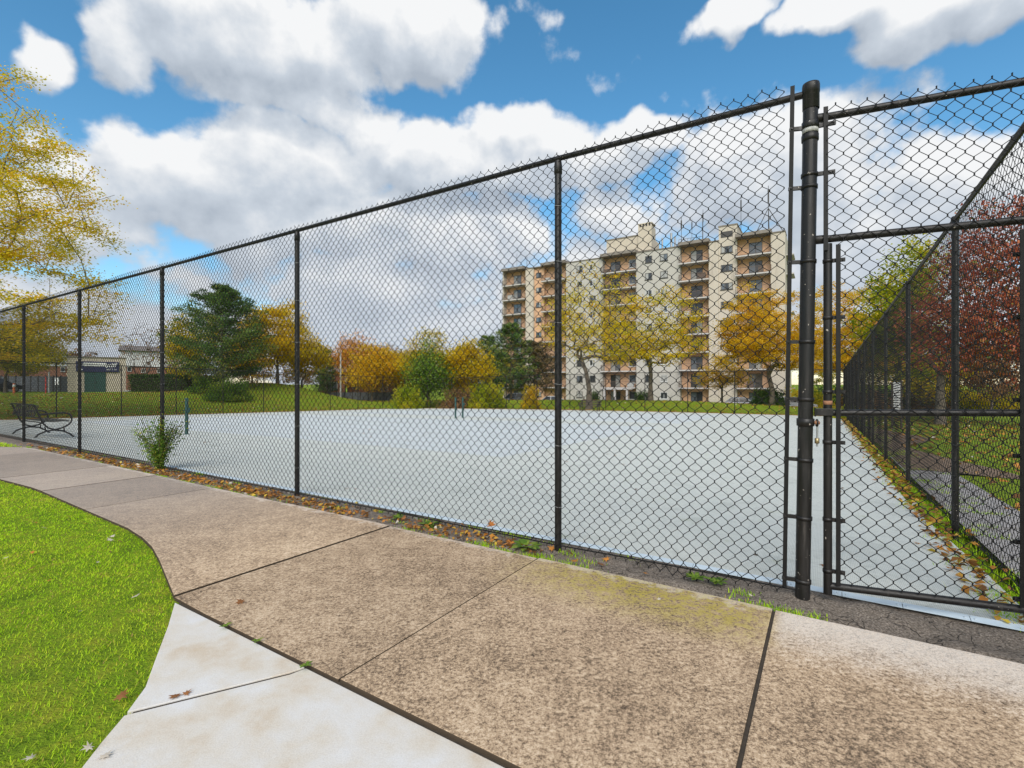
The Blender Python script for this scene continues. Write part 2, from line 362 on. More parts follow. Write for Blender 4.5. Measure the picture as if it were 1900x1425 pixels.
simple('siding_white', (.60, .60, .60), (.53, .53, .53), .7, 1)
simple('shingles', (.12, .10, .09), (.2, .17, .15), .9, 5)
simple('beige_block', (.52, .45, .36), (.46, .40, .32), .85, 2, 0, .2)
simple('door_green', (.02, .07, .06), (.03, .085, .075), .5, 5)
simple('navy', (.02, .022, .075), (.025, .028, .09), .5, 5)
simple('white_paint', (.78, .78, .78), (.70, .70, .70), .5, 5)
simple('orange_paint', (.62, .16, .04), (.55, .13, .04), .5, 5)
simple('red_paint', (.5, .04, .03), None, .5)
simple('car_silver', (.40, .42, .45), (.36, .38, .41), .25, 2, .3); simple('car_white', (.65, .66, .67), None, .25, 2); simple('car_dark', (.05, .055, .07), None, .25, 2)
simple('timber_dark', (.075, .055, .04), (.05, .04, .03), .85, 8)
simple('grey_screen', (.14, .15, .17), (.10, .11, .12), .85, 3)
simple('brass', (.38, .30, .16), None, .4, 5, .7)
simple('rust', (.34, .17, .09), (.22, .10, .06), .9, 40)
simple('sticker', (.55, .53, .50), (.3, .3, .3), .6, 60)

# ------------------------------------------------------------------ mesh helpers
def np_mesh(name, v, f, tint=None, smooth=False):
    v = np.ascontiguousarray(v, np.float32); f = np.ascontiguousarray(f, np.int32); k = f.shape[1]
    me = bpy.data.meshes.new(name)
    me.vertices.add(len(v)); me.vertices.foreach_set('co', v.ravel())
    me.loops.add(f.size); me.loops.foreach_set('vertex_index', f.ravel())
    me.polygons.add(len(f)); me.polygons.foreach_set('loop_start', np.arange(0, f.size, k, dtype=np.int32))
    me.update(calc_edges=True)
    if tint is not None:
        at = me.attributes.new('tint', 'FLOAT', 'FACE'); at.data.foreach_set('value', np.ascontiguousarray(tint, np.float32))
    if smooth: me.polygons.foreach_set('use_smooth', np.ones(len(f), bool))
    return me
class MB:
    def __init__(s): s.v = []; s.f = []; s.sm = []
    def add(s, vs, fs, smooth=False):
        o = len(s.v); s.v += [tuple(x) for x in vs]; s.f += [tuple(i + o for i in q) for q in fs]; s.sm += [smooth] * len(fs); return s
    def box(s, x0, x1, y0, y1, z0, z1):
        return s.add([(x0, y0, z0), (x1, y0, z0), (x1, y1, z0), (x0, y1, z0), (x0, y0, z1), (x1, y0, z1), (x1, y1, z1), (x0, y1, z1)],
              [(3, 2, 1, 0), (4, 5, 6, 7), (0, 1, 5, 4), (1, 2, 6, 5), (2, 3, 7, 6), (3, 0, 4, 7)])
    def tube(s, pts, r, k=10, cap=True):
        pts = [Vector(p) for p in pts]; rs = r if isinstance(r, (list, tuple)) else [r] * len(pts)
        rings = []; up = None
        for i, p in enumerate(pts):
            d = (pts[min(i + 1, len(pts) - 1)] - pts[max(i - 1, 0)]).normalized()
            if up is None: up = Vector((0, 0, 1)) if abs(d.z) < .9 else Vector((1, 0, 0))
            x = d.cross(up).normalized(); y = x.cross(d).normalized(); up = y
            rings.append([p + (x * math.cos(t) + y * math.sin(t)) * rs[i] for t in [2 * math.pi * j / k for j in range(k)]])
        vs = [q for r_ in rings for q in r_]; fs = []
        for i in range(len(pts) - 1):
            for j in range(k):
                fs.append((i * k + j, i * k + (j + 1) % k, (i + 1) * k + (j + 1) % k, (i + 1) * k + j))
        s.add(vs, fs, True)
        if cap: s.add(rings[0], [tuple(range(k))[::-1]]); s.add(rings[-1], [tuple(range(k))])
        return s
    def prism(s, poly, z0, z1):        # polygon in x,y
        n = len(poly)
        s.add([(x, y, z0) for x, y in poly] + [(x, y, z1) for x, y in poly],
              [tuple(range(n))[::-1], tuple(range(n, 2 * n))] + [(i, (i + 1) % n, n + (i + 1) % n, n + i) for i in range(n)]); return s
    def extr(s, prof, y0, y1):         # profile in x,z swept along y
        n = len(prof)
        s.add([(x, y0, z) for x, z in prof] + [(x, y1, z) for x, z in prof],
              [tuple(range(n)), tuple(range(n, 2 * n))[::-1]] + [((i + 1) % n, i, n + i, n + (i + 1) % n) for i in range(n)]); return s
    def lathe(s, prof, c=(0, 0, 0), k=16):
        vs = []; 
        for r, z in prof:
            for j in range(k): vs.append((c[0] + r * math.cos(2 * math.pi * j / k), c[1] + r * math.sin(2 * math.pi * j / k), c[2] + z))
        fs = [(i * k + j, i * k + (j + 1) % k, (i + 1) * k + (j + 1) % k, (i + 1) * k + j) for i in range(len(prof) - 1) for j in range(k)]
        return s.add(vs, fs, True)
    def mesh(s, name):
        me = bpy.data.meshes.new(name); me.from_pydata(s.v, [], s.f); me.polygons.foreach_set('use_smooth', s.sm); me.update(); return me
    def build(s, name, m, parent=None, bevel=0):
        o = ob(name, s.mesh(name), m, parent)
        if bevel:
            b = o.modifiers.new('bevel', 'BEVEL'); b.width = bevel; b.segments = 2; b.limit_method = 'ANGLE'
        return o
def ob(name, me, m=None, parent=None, loc=None, rz=None):
    o = bpy.data.objects.new(name, me)
    if m and not me.materials: me.materials.append(MATS[m])
    col.objects.link(o)
    if parent is not None: o.parent = parent
    if loc is not None: o.location = loc
    if rz is not None: o.rotation_euler = (0, 0, rz)
    return o
def tag(o, label=None, cat=None, group=None, kind=None):
    for k, v in (('label', label), ('category', cat), ('group', group), ('kind', kind)):
        if v: o[k] = v
    return o
def thing(name, label, cat, loc=(0, 0, 0), rz=0., group=None):
    o = bpy.data.objects.new(name, None); o.empty_display_size = .2; col.objects.link(o)
    o.location = loc; o.rotation_euler = (0, 0, rz); return tag(o, label, cat, group)
def copy_tree(o, parent=None):
    c = o.copy(); col.objects.link(c); c.parent = parent
    for ch in list(o.children): copy_tree(ch, c)
    return c
def struct(o): o['kind'] = 'structure'; return o

# ------------------------------------------------------------------ terrain
def axis(lo, hi, st, far):
    core = np.arange(lo, hi + st / 2, st); out = []
    s = st; x = hi
    while x < far: s *= 1.35; x += s; out.append(x)
    lft = []; s = st; x = lo
    while x > -far: s *= 1.35; x -= s; lft.append(x)
    return np.array(lft[::-1] + list(core) + out)
ga = axis(-80, 45, 1.0, 2500); gn = axis(-8, 90, 1.0, 2500)
A, N = np.meshgrid(ga, gn, indexing='ij')
Z = z_ground(A, N)
inc = (A > AL - 1.5) & (A < AR + .8) & (N > 2.5) & (N < NB + 1.2)
Z = Z - .025 - .085 * inc
V = np.stack([A, N, Z], -1).reshape(-1, 3); na, nn = len(ga), len(gn)
idx = np.arange(na * nn).reshape(na, nn)
Fq = np.stack([idx[:-1, :-1], idx[1:, :-1], idx[1:, 1:], idx[:-1, 1:]], -1).reshape(-1, 4)
terrain = struct(ob('ground', np_mesh('ground', V, Fq, smooth=True), 'lawn_ground', rz=ROTZ))

# the tiled courts, one sheet just above the ground
ca = np.linspace(AL + .45, AR - .17, 60); cn = np.concatenate([[3.82], np.linspace(4.3, NB - .35, 50)])
A, N = np.meshgrid(ca, cn, indexing='ij'); A[-1] = AR - .03 - .17 * ss(N[-1], 3.8, 8); Zc = z_court(A, N) + .012
# the apron by the gate follows the gate's own line
V = np.stack([A, N, Zc], -1).reshape(-1, 3); idx = np.arange(A.size).reshape(A.shape)
Fq = np.stack([idx[:-1, :-1], idx[1:, :-1], idx[1:, 1:], idx[:-1, 1:]], -1).reshape(-1, 4)
court = struct(ob('tennis_court', np_mesh('tennis_court', V, Fq, smooth=True), 'court_tiles', rz=ROTZ))
# sloping edge pieces of the court by the gate
em = MB().extr([(0, 0), (.302, 0), (.302, .016), (0, .016)], 0, 1).mesh('edge_tile')
em = MB()
em.add([(0, 0, 0), (.302, 0, 0), (.302, .055, .0135), (0, .055, .0135), (0, 0, .004), (.302, 0, .004), (.302, .055, .0145), (0, .055, .0145)],
       [(3, 2, 1, 0), (4, 5, 6, 7), (0, 1, 5, 4), (1, 2, 6, 5), (2, 3, 7, 6), (3, 0, 4, 7)])
em.lathe([(.0, .0125), (.006, .0125), (.006, .008)], (.02, .02, 0), 6); em.lathe([(.0, .0125), (.006, .0125), (.006, .008)], (.28, .02, 0), 6)
em = em.mesh('edge_tile')
for k in range(34):
    ob('edge_tile', em, 'tile_edge', court, (AR - .03 - .305 * (k + 1), 3.764, 0))

# walk edges
def n_near(a):
    d = -a; return float(np.interp(d, [-6, 3.45, 4.59, 5.34, 8.6, 9.9, 14, 20, 30], [1.476, 1.476, 1.82, 1.96, 2.07, 2.0, 1.5, .3, -2]))
def n_far(a):
    d = -a; return float(np.interp(d, [-6, 14.3, 15.2, 20, 30], [3.335, 3.335, 2.95, 2.3, .0]))
_ds = np.concatenate([np.linspace(-4.2, 14.2, 60), np.linspace(14.3, 24, 20)])
walk = struct(ob('sidewalk', MB().prism([(-d, n_near(-d) + .02) for d in _ds] + [(-d, n_far(-d) - .015) for d in _ds[::-1]], -.12, -.008).mesh('sidewalk'), 'joint_soil', rz=ROTZ))
JW = .007
for k in range(-3, 15):
    d0, d1 = .256 + 1.62 * k + JW, .256 + 1.62 * (k + 1) - JW
    ds = np.linspace(d0, d1, 5)
    poly = [(-d, n_near(-d)) for d in ds] + [(-d, n_far(-d)) for d in ds[::-1]]
    r_ = random.Random(k); dz = r_.uniform(-.004, .004)
    o = MB().prism(poly, -.10, dz)
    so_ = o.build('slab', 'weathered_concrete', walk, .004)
    # small tilt of each slab
    so_.rotation_euler = (0, 0, 0)
# the pale concrete path joining it
J1 = gan(235, 1318); J2 = gan(545, 1240)
def pan(*q): return [gan(u, v) for u, v in q]
path = struct(ob('concrete_path', MB().prism([(-3.43, 1.50), (-3.3, 1.40), (-2.75, 1.11), (-2.4, .86), (-2.14, .6), (-1.93, 0), (-1.88, -3), (.5, -3), (.5, 1.50)], -.14, -.019).mesh('concrete_path'), 'joint_soil', rz=ROTZ))
nb = 1.463
MB().prism([(-3.42, nb), (-3.12, 1.30), (-2.78, 1.10), (-2.58, .985), (-2.446, .868), (-2.134, 1.402), (-2.11, nb)], -.13, -.012).build('slab', 'new_concrete', path, .003)
MB().prism([(-2.432, .853), (-2.32, .74), (-2.20, .63), (-2.06, .36), (-1.97, .0), (-1.94, -.30), (-.3, -.30), (.55, -.30), (.55, nb), (-2.10, nb), (-2.12, 1.39)], -.13, -.013).build('slab', 'new_concrete', path, .003)
MB().prism([(-1.94, -.315), (-1.9, -3), (.55, -3), (.55, -.315)], -.13, -.013).build('slab', 'new_concrete', path, .003)

# strip of old broken asphalt under the fence
sa = np.arange(-36, 3.0, .05); sn = np.linspace(3.30, 3.93, 15)
A, N = np.meshgrid(sa, sn, indexing='ij')
r1 = rng.normal(0, 1, A.shape)
def smooth2(x, k):
    for _ in range(k):
        x = (x + np.roll(x, 1, 0) + np.roll(x, -1, 0) + np.roll(x, 1, 1) + np.roll(x, -1, 1)) / 5
    return x
h = smooth2(r1, 2) * .022 + smooth2(rng.normal(0, 1, A.shape), 12) * .06
edge = np.minimum(ss(N, 3.30, 3.38), ss(-N, -3.93, -3.80))
Zs = -.006 + h * edge - .06 * (1 - edge) - .012 * ss(A, -1, 1)
Zs = np.where(N > 3.74, np.clip(Zs, -.02, -.001), Zs)
V = np.stack([A, N, Zs], -1).reshape(-1, 3); idx = np.arange(A.size).reshape(A.shape)
Fq = np.stack([idx[:-1, :-1], idx[1:, :-1], idx[1:, 1:], idx[:-1, 1:]], -1).reshape(-1, 4)
struct(ob('asphalt_strip', np_mesh('asphalt_strip', V, Fq, smooth=True), 'old_asphalt', rz=ROTZ))
# lawn path outside the side fence
pa = np.linspace(1.16, 1.85, 6); pn = np.linspace(-8, 13.5, 40)
A, N = np.meshgrid(pa, pn, indexing='ij'); wig = .25 * np.sin(N * .3)
V = np.stack([A + wig * 0, N, z_ground(A, N) + .006], -1).reshape(-1, 3); idx = np.arange(A.size).reshape(A.shape)
Fq = np.stack([idx[:-1, :-1], idx[1:, :-1], idx[1:, 1:], idx[:-1, 1:]], -1).reshape(-1, 4)
struct(ob('asphalt_path', np_mesh('asphalt_path', V, Fq, smooth=True), 'path_asphalt', rz=ROTZ))
pa = np.linspace(1.2, 2.3, 8); pn = np.linspace(11, 26, 40)
A, N = np.meshgrid(pa, pn, indexing='ij')
A = A + .6 * np.sin(N * .7) * (A - 1.2) / 1.4
V = np.stack([A, N, z_ground(A, N) + .012 - .03 * ss(A, 1.9, 2.4)], -1).reshape(-1, 3); idx = np.arange(A.size).reshape(A.shape)
Fq = np.stack([idx[:-1, :-1], idx[1:, :-1], idx[1:, 1:], idx[:-1, 1:]], -1).reshape(-1, 4)
struct(ob('bare_soil', np_mesh('bare_soil', V, Fq, smooth=True), 'leaf_litter_soil', rz=ROTZ))
# car park in front of the apartment block
pa = np.linspace(-40, 30, 40); pn = np.linspace(58, 80, 20)
A, N = np.meshgrid(pa, pn, indexing='ij')
V = np.stack([A, N, z_ground(A, N) + .02], -1).reshape(-1, 3); idx = np.arange(A.size).reshape(A.shape)
Fq = np.stack([idx[:-1, :-1], idx[1:, :-1], idx[1:, 1:], idx[:-1, 1:]], -1).reshape(-1, 4)
struct(ob('car_park', np_mesh('car_park', V, Fq, smooth=True), 'path_asphalt', rz=ROTZ))

# ------------------------------------------------------------------ chain link
MW, MH = .0833, .086
def link_mesh(name, L, H, slope=0., wr=.0030, top=.012, seed=0, knuckle=True, zb=.0, sag=0.):
    r_ = np.random.default_rng(seed)
    nw = int(round(L / (MW / 2))); w2 = L / nw; npts = int(round((H + top - zb) / (MH / 2))); h2 = (H + top - zb) / npts
    i = np.arange(nw)[:, None]; k = np.arange(npts + 1)[None, :]
    par = (i + k) % 2
    kx = i + par                                   # knuckle column index
    px = r_.normal(0, .0016, (nw + 2, npts + 1)); pz = r_.normal(0, .0016, (nw + 2, npts + 1))
    px[0] = 0; px[nw] = 0
    x = kx * w2 + px[kx, k]; z = zb + k * h2 + pz[kx, k] + 0 * kx
    yb = .012 * np.sin(x * 2.1 + seed) * np.sin(z * 1.3 + .4)          # the fabric is never quite flat
    x = x + .006 * np.sin(z * 2.2 + seed * 1.7) * np.sin(math.pi * x / L)
    z = z + (.010 * np.sin(x * 1.9 + seed)) * (z / H) - sag * np.exp(-((x - L * .62) / (L * .16)) ** 2) * np.exp(-z / .12)
    if knuckle:
        kn = .30 * h2
        sgn = np.where(par == 1, 1, -1)
        y = yb - .0026 * sgn
        pts = np.stack([np.stack([x, y, z - kn / 2], -1), np.stack([x, yb + .0026 * sgn, z + kn / 2], -1)], 2).reshape(nw, -1, 3)
    else:
        pts = np.stack([x, yb, z], -1)
    pts[..., 2] += slope * pts[..., 0]
    m = pts.shape[1]
    ring = np.array([(1.25 * wr, 0, 0), (0, wr, 0), (-1.25 * wr, 0, 0), (0, -wr, 0)])
    V = (pts[:, :, None, :] + ring[None, None]).reshape(-1, 3)
    base = (np.arange(nw)[:, None] * m + np.arange(m - 1)[None]).reshape(-1) * 4
    Fq = np.concatenate([np.stack([base + j, base + (j + 1) % 4, base + 4 + (j + 1) % 4, base + 4 + j], -1) for j in range(4)])
    return np_mesh(name, V, Fq)
def frame_tube(name, pts, r, m='black_vinyl_steel', parent=None, k=12):
    return MB().tube(pts, r, k).build(name, m, parent)
def cap_profile(r): return [(r, 0), (r * 1.12, .002), (r * 1.12, .03), (r * .9, .045), (.0, .052)]

HF = 3.19; HS = 2.97
def band_mesh(r, reach, sgn, yoff=0.0):
    """steel band round a post with two ears clamping the bar, reaching along +-x"""
    b = MB(); k = 14; w = .011
    vs = []; 
    for j in range(k): 
        t = 2 * math.pi * j / k
        for rr, zz in ((r + .0005, -w), (r + .004, -w), (r + .004, w), (r + .0005, w)): vs.append((rr * math.cos(t), rr * math.sin(t), zz))
    fs = [(4 * j + q, 4 * ((j + 1) % k) + q, 4 * ((j + 1) % k) + (q + 1) % 4, 4 * j + (q + 1) % 4) for j in range(k) for q in range(4)]
    b.add(vs, fs, True)
    x0, x1 = sorted((sgn * (r - .004), sgn * reach))
    b.box(x0, x1, -.009, -.004, -w, w); b.box(x0, x1, .004, .009, -w, w)
    b.tube([(sgn * (reach - .012), -.018, 0), (sgn * (reach - .012), .02, 0)], .005, 6)
    b.lathe([(.0, .008), (.009, .008), (.009, -.008), (0, -.008)], (0, 0, 0), 6) if False else None
    return b

# ---- long fence beside the walk
fence = thing('chain_link_fence', 'tall black chain-link fence running along the brown concrete sidewalk', 'fence', W(0, NF, 0), ROTZ)
posts = [-1.84 - 3.5 * k for k in range(10)] + [AL]
PB = MB().tube([(0, 0, -.25), (0, 0, HF - .03)], .0285, 14).mesh('post')
CAPM = MB().lathe([(.030, -.09), (.033, -.088), (.033, -.02), (.030, .0), (.027, .018)], (0, 0, HF - .035), 14)
CAPM.tube([(-.028, 0, HF), (-.02, 0, HF + .018), (0, 0, HF + .027), (.02, 0, HF + .018), (.028, 0, HF)], .006, 6)
CAPM = CAPM.mesh('loop_cap')
TIE = MB().tube([(.033 * math.cos(t), .033 * math.sin(t), .004 * math.sin(t * 2)) for t in np.linspace(0, 2 * math.pi, 10)], .002, 4, False).mesh('tie_wire')
for a in posts:
    p = ob('post', PB, 'black_vinyl_steel', fence, (a, .0, 0))
    ob('loop_cap', CAPM, 'black_vinyl_steel', p); 
    if a > -17:
        for zt in (.35, .85, 1.35, 1.85, 2.35, 2.8): ob('tie_wire', TIE, 'galvanised', p, (0, 0, zt))
# big terminal post, leaning a little
ax0, n0 = gan(1489, 1112); axT = ax0 + .046
TPT = lambda z: (ax0 + (axT - ax0) * z / 3.27, n0 - NF, z)
def tp_obj(name, mb, m='black_vinyl_steel'): return mb.build(name, m, fence)
tp = tp_obj('terminal_post', MB().tube([TPT(-.3), TPT(3.16)], .0415, 24))
tp_obj('post_cap', MB().lathe([(.0445, -.16), (.0465, -.158), (.0465, -.06), (.0485, -.058), (.0485, -.012), (.046, .0), (.0, .008)], TPT(3.215), 24))
for zz in (2.88, 2.96):
    tp_obj('collar', MB().lathe([(.0445, -.02), (.0475, -.018), (.0475, .018), (.0445, .02)], TPT(zz), 24))
tp_obj('sticker', MB().lathe([(.0442, -.018), (.0444, -.018), (.0444, .018), (.0442, .018)], TPT(2.925), 24), 'sticker')
# top rail, bottom cable
frame_tube('top_rail', [(AL, 0, HF), (-20, 0, HF + .006), (-9, 0, HF - .004), (-1.84, 0, HF + .004), (ax0 + .0, n0 - NF, HF - .03)], .0215, parent=fence)
frame_tube('bottom_cable', [(AL, -.012, .035), (-20, -.012, .03), (-8, -.012, .04), (-3.5, -.012, .045), (-1.84, -.012, .035), (-.9, -.012, .05), (ax0, n0 - NF - .01, .055)], .005, 'black_wire', fence, 6)
PM = link_mesh('chain_link', 3.5, HF, seed=3)
for k in range(9):
    o = ob('chain_link', PM, 'black_wire', fence, (-1.84 - 3.5 * (k + 1), -.034, .03)); o['kind'] = 'stuff'
L0 = (ax0 - .10) + 1.84
o = ob('chain_link', link_mesh('chain_link', L0, HF, seed=5, sag=.05), 'black_wire', fence, (-1.84, -.034, .03)); o['kind'] = 'stuff'
o = ob('chain_link', link_mesh('chain_link', 3.5, HF, seed=9), 'black_wire', fence, (AL, -.034, .03)); o['kind'] = 'stuff'
# tension bar and bands on the terminal post
def tpa(z): return TPT(z)
bar = MB(); x = lambda z: TPT(z)[0] - .098
bar.add([(x(z) + dx, n0 - NF - .03 + dy, z) for z in (.07, 3.22) for dx, dy in ((-.012, -.004), (.012, -.004), (.012, .004), (-.012, .004))],
        [(3, 2, 1, 0), (4, 5, 6, 7), (0, 1, 5, 4), (1, 2, 6, 5), (2, 3, 7, 6), (3, 0, 4, 7)])
bar.build('tension_bar', 'black_wire', fence)
Yp = depth(ax0, n0)
for v in (240, 350, 487, 635, 741, 853, 960, 1077):
    zz = z_at(v, Yp); o = band_mesh(.0435, .115, -1).build('tension_band', 'black_vinyl_steel', fence); o.location = TPT(zz); o.rotation_euler = (0, R(2), R(14))

# ---- gate bay
G0 = Vector((1.94, 3.045, 0)); G1 = Vector((2.84, 2.725, 0)); gd = (G1 - G0).normalized(); GL = (G1 - G0).length
GZ = math.atan2(gd.y, gd.x)
tpw = W(TPT(1)[0], n0)
bay = thing('gate_frame', 'fixed chain-link panel with rails spanning above the court gate', 'fence', G0, GZ)
PX = -((G0 - tpw).dot(gd))            # terminal post along the gate line
frame_tube('top_rail', [(PX + .03, .0, 3.0), (GL + .15, 0, 3.03)], .022, parent=bay)
frame_tube('transom', [(PX + .03, .0, 2.245), (GL + .15, 0, 2.262)], .023, parent=bay)
for zz, x0 in ((3.0, -.03), (2.246, -.03)):
    MB().lathe([(.0255, -.03), (.0275, -.028), (.0275, .028), (.0255, .03)], (0, 0, 0), 12).build('rail_cup', 'black_vinyl_steel', bay).matrix_local = Matrix.Translation((x0, 0, zz)) @ Matrix.Rotation(R(90), 4, 'Y')
hp = frame_tube('hinge_post', [(GL + .15, 0, -.2), (GL + .15, 0, 3.2)], .0505, parent=bay, k=20)
o = ob('chain_link', link_mesh('chain_link', GL + .06, .80, seed=12, top=.03), 'black_wire', bay, (0., -.03, 2.23)); o['kind'] = 'stuff'
MB().box(-.018, .006, -.036, -.030, 2.17, 3.05).build('tension_bar', 'black_wire', bay)
MB().box(GL + .06, GL + .078, -.036, -.030, 2.2, 3.06).build('tension_bar', 'black_wire', bay)
for v in (240, 328):
    o = band_mesh(.0435, .135, 1).build('tension_band', 'black_vinyl_steel', bay); p = TPT(z_at(v, Yp)); w_ = W(p[0], n0) - G0
    o.location = (w_.dot(gd), w_.dot(Vector((-gd.y, gd.x, 0))), p[2]); o.rotation_euler = (0, 0, R(-6))
gate = thing('court_gate', 'black steel and chain-link gate with latch at the court entrance', 'gate', G0, GZ)
ls = frame_tube('stile', [(.012, 0, .055), (.012, 0, 2.215)], .024, parent=gate, k=16)
frame_tube('stile', [(GL + .02, 0, .055), (GL + .02, 0, 2.33)], .024, parent=gate, k=16)
frame_tube('mid_rail', [(.012, 0, 1.172), (GL + .02, 0, 1.19)], .0205, parent=gate, k=14)
frame_tube('bottom_rail', [(.012, 0, .105), (GL + .02, 0, .10)], .0225, parent=gate, k=14)
o = ob('chain_link', link_mesh('chain_link', GL - .085, 2.06, seed=21, top=.03), 'black_wire', gate, (.055, -.028, .135)); o['kind'] = 'stuff'
MB().box(.048, .072, -.035, -.028, .12, 2.2).build('tension_bar', 'black_wire', gate)
MB().box(GL - .036, GL - .018, -.034, -.028, .12, 2.2).build('tension_bar', 'black_wire', gate)
for v in (485, 590, 727, 820, 963, 1058):
    o = band_mesh(.024, .09, 1).build('tension_band', 'black_vinyl_steel', gate); o.location = (.012, 0, z_at(v, G0.y)); o.rotation_euler = (0, 0, R(-10))
    o = band_mesh(.024, .075, -1).build('tension_band', 'black_vinyl_steel', gate); o.location = (GL + .02, 0, z_at(v, G0.y) - .05 + .01); o.rotation_euler = (0, 0, R(10))
MB().lathe([(.0245, -.012), (.026, -.011), (.026, .011), (.0245, .012)], (.012, 0, 1.235), 14).build('rust_ring', 'rust', gate)
# latch: bracket on the stile, collar on the post with hasp, bolt hanging from it
lat = MB().box(-.068, .034, -.036, -.030, 1.155, 1.20).box(-.068, -.06, -.05, -.03, 1.15, 1.205).box(.028, .034, -.036, .03, 1.155, 1.2).build('latch', 'black_vinyl_steel', gate, .003)
zz = z_at(783, Yp); o = MB().lathe([(.0445, -.024), (.049, -.022), (.049, .022), (.0445, .024)], TPT(zz), 20)
o.build('latch_collar', 'black_vinyl_steel', fence)
w_ = W(TPT(zz)[0], n0) - G0; cxl = w_.dot(gd); cyl = w_.dot(Vector((-gd.y, gd.x, 0)))
MB().box(cxl + .05, -.045, -.030, -.024, 1.09, 1.125).tube([(-.052, -.027 + .016 * math.cos(t), 1.11 + .02 * math.sin(t)) for t in np.linspace(0, 2 * math.pi, 12)], .006, 6).build('hasp', 'black_vinyl_steel', gate)
bolt = MB().tube([(-.05, -.03, 1.12), (-.052, -.03, .965)], .0055, 8).build('drop_bolt', 'galvanised', gate)
MB().lathe([(0, -.016), (.013, -.016), (.013, .016), (0, .016)], (-.052, -.03, 1.0), 6).build('nut', 'brass', bolt)
MB().lathe([(0, -.012), (.016, -.008), (.017, .006), (.008, .016), (0, .018)], (-.052, -.03, 1.11), 8).build('knob', 'rust', bolt)

# ---- the other three sides of the court
def side_fence(label, p0, p1, npan, zf, seed, H=HS, wr=.0025):
    """p0, p1 in (a, n)"""
    A0, A1 = W(*p0), W(*p1); dv = (A1 - A0); L = dv.length; rz = math.atan2(dv.y, dv.x)
    t = thing('chain_link_fence', label, 'fence', (A0.x, A0.y, 0), rz)
    l = L / npan; pm = MB().tube([(0, 0, -.3), (0, 0, H)], .0285, 8).lathe(cap_profile(.029), (0, 0, H - .02), 8).mesh('post')
    zs = []
    for k in range(npan + 1):
        s = k / npan; zs.append(float(zf(p0[0] + (p1[0] - p0[0]) * s, p0[1] + (p1[1] - p0[1]) * s)))
    slope = (zs[-1] - zs[0]) / L
    lm = link_mesh('chain_link', l, H - .05, slope=slope, seed=seed, knuckle=False, wr=wr, top=.03)
    for k in range(npan + 1): ob('post', pm, 'black_vinyl_steel', t, (l * k, .03, zs[k]))
    frame_tube('top_rail', [(l * k, .03, zs[k] + H) for k in range(npan + 1)], .0215, parent=t, k=8)
    for k in range(npan):
        o = ob('chain_link', lm, 'black_wire', t, (l * k, 0, (zs[k] + zs[k + 1]) / 2 - slope * l / 2 + .04)); o['kind'] = 'stuff'
    frame_tube('bottom_cable', [(l * k, .0, zs[k] + .045) for k in range(npan + 1)], .004, 'black_wire', t, 5)
    return t
side_fence('receding black chain-link fence between the court and the maple lawn', (AR + .04, 3.1), (AR, NB), 11, z_court, 31, wr=.0018)
side_fence('far black chain-link fence on the lawn side facing the apartment block', (AR, NB), (AL, NB), 12, z_court, 41)
side_fence('black chain-link fence at the court end facing the townhouses', (AL, NB), (AL, NF), 11, lambda a, n: z_court(a, n), 51, 3.15)

# ------------------------------------------------------------------ plants
def tubes_np(P, par, rad, k=5):
    """frustum per node from its parent"""
    P = np.asarray(P); idx = np.array([i for i in range(len(P)) if par[i] >= 0]); pa = np.array([par[i] for i in idx])
    rad = np.asarray(rad); a, b = P[pa], P[idx]; d = b - a; ln = np.linalg.norm(d, axis=1, keepdims=True); d = d / np.maximum(ln, 1e-6)
    ref = np.where(np.abs(d[:, 2:3]) < .9, np.array([[0, 0, 1.]]), np.array([[1., 0, 0]]))
    x = np.cross(d, ref); x /= np.linalg.norm(x, axis=1, keepdims=True); y = np.cross(d, x)
    t = np.arange(k) * 2 * math.pi / k
    ring = x[:, None] * np.cos(t)[None, :, None] + y[:, None] * np.sin(t)[None, :, None]
    ra = np.minimum(rad[pa], rad[idx] * 1.6)
    V = np.concatenate([a[:, None] + ring * ra[:, None, None], b[:, None] + ring * rad[idx][:, None, None]], 1).reshape(-1, 3)
    o = np.arange(len(idx))[:, None] * 2 * k
    j = np.arange(k); Fq = np.stack([o + j, o + (j + 1) % k, o + k + (j + 1) % k, o + k + j], -1).reshape(-1, 4)
    return V, Fq
def leaves_np(C, size, rg, upbias=.6, aspect=.62, bend=.18, dirs=None):
    n = len(C); L = size * rg.uniform(.6, 1.25, n)[:, None]
    nv = rg.normal(0, 1, (n, 3)); nv[:, 2] = np.abs(nv[:, 2]) + upbias; nv /= np.linalg.norm(nv, axis=1, keepdims=True)
    t = rg.normal(0, 1, (n, 3)) if dirs is None else dirs + rg.normal(0, .35, (n, 3))
    t -= (t * nv).sum(1, keepdims=True) * nv; t /= np.linalg.norm(t, axis=1, keepdims=True)
    s = np.cross(nv, t)
    p0 = C - t * L * .5; p2 = C + t * L * .5 - nv * L * bend; p1 = C + s * L * aspect * .5 + nv * L * bend * .4; p3 = C - s * L * aspect * .5 + nv * L * bend * .4
    V = np.stack([p0, p1, p2, p3], 1).reshape(-1, 3); Fq = np.arange(4 * n).reshape(-1, 4)
    return V, Fq
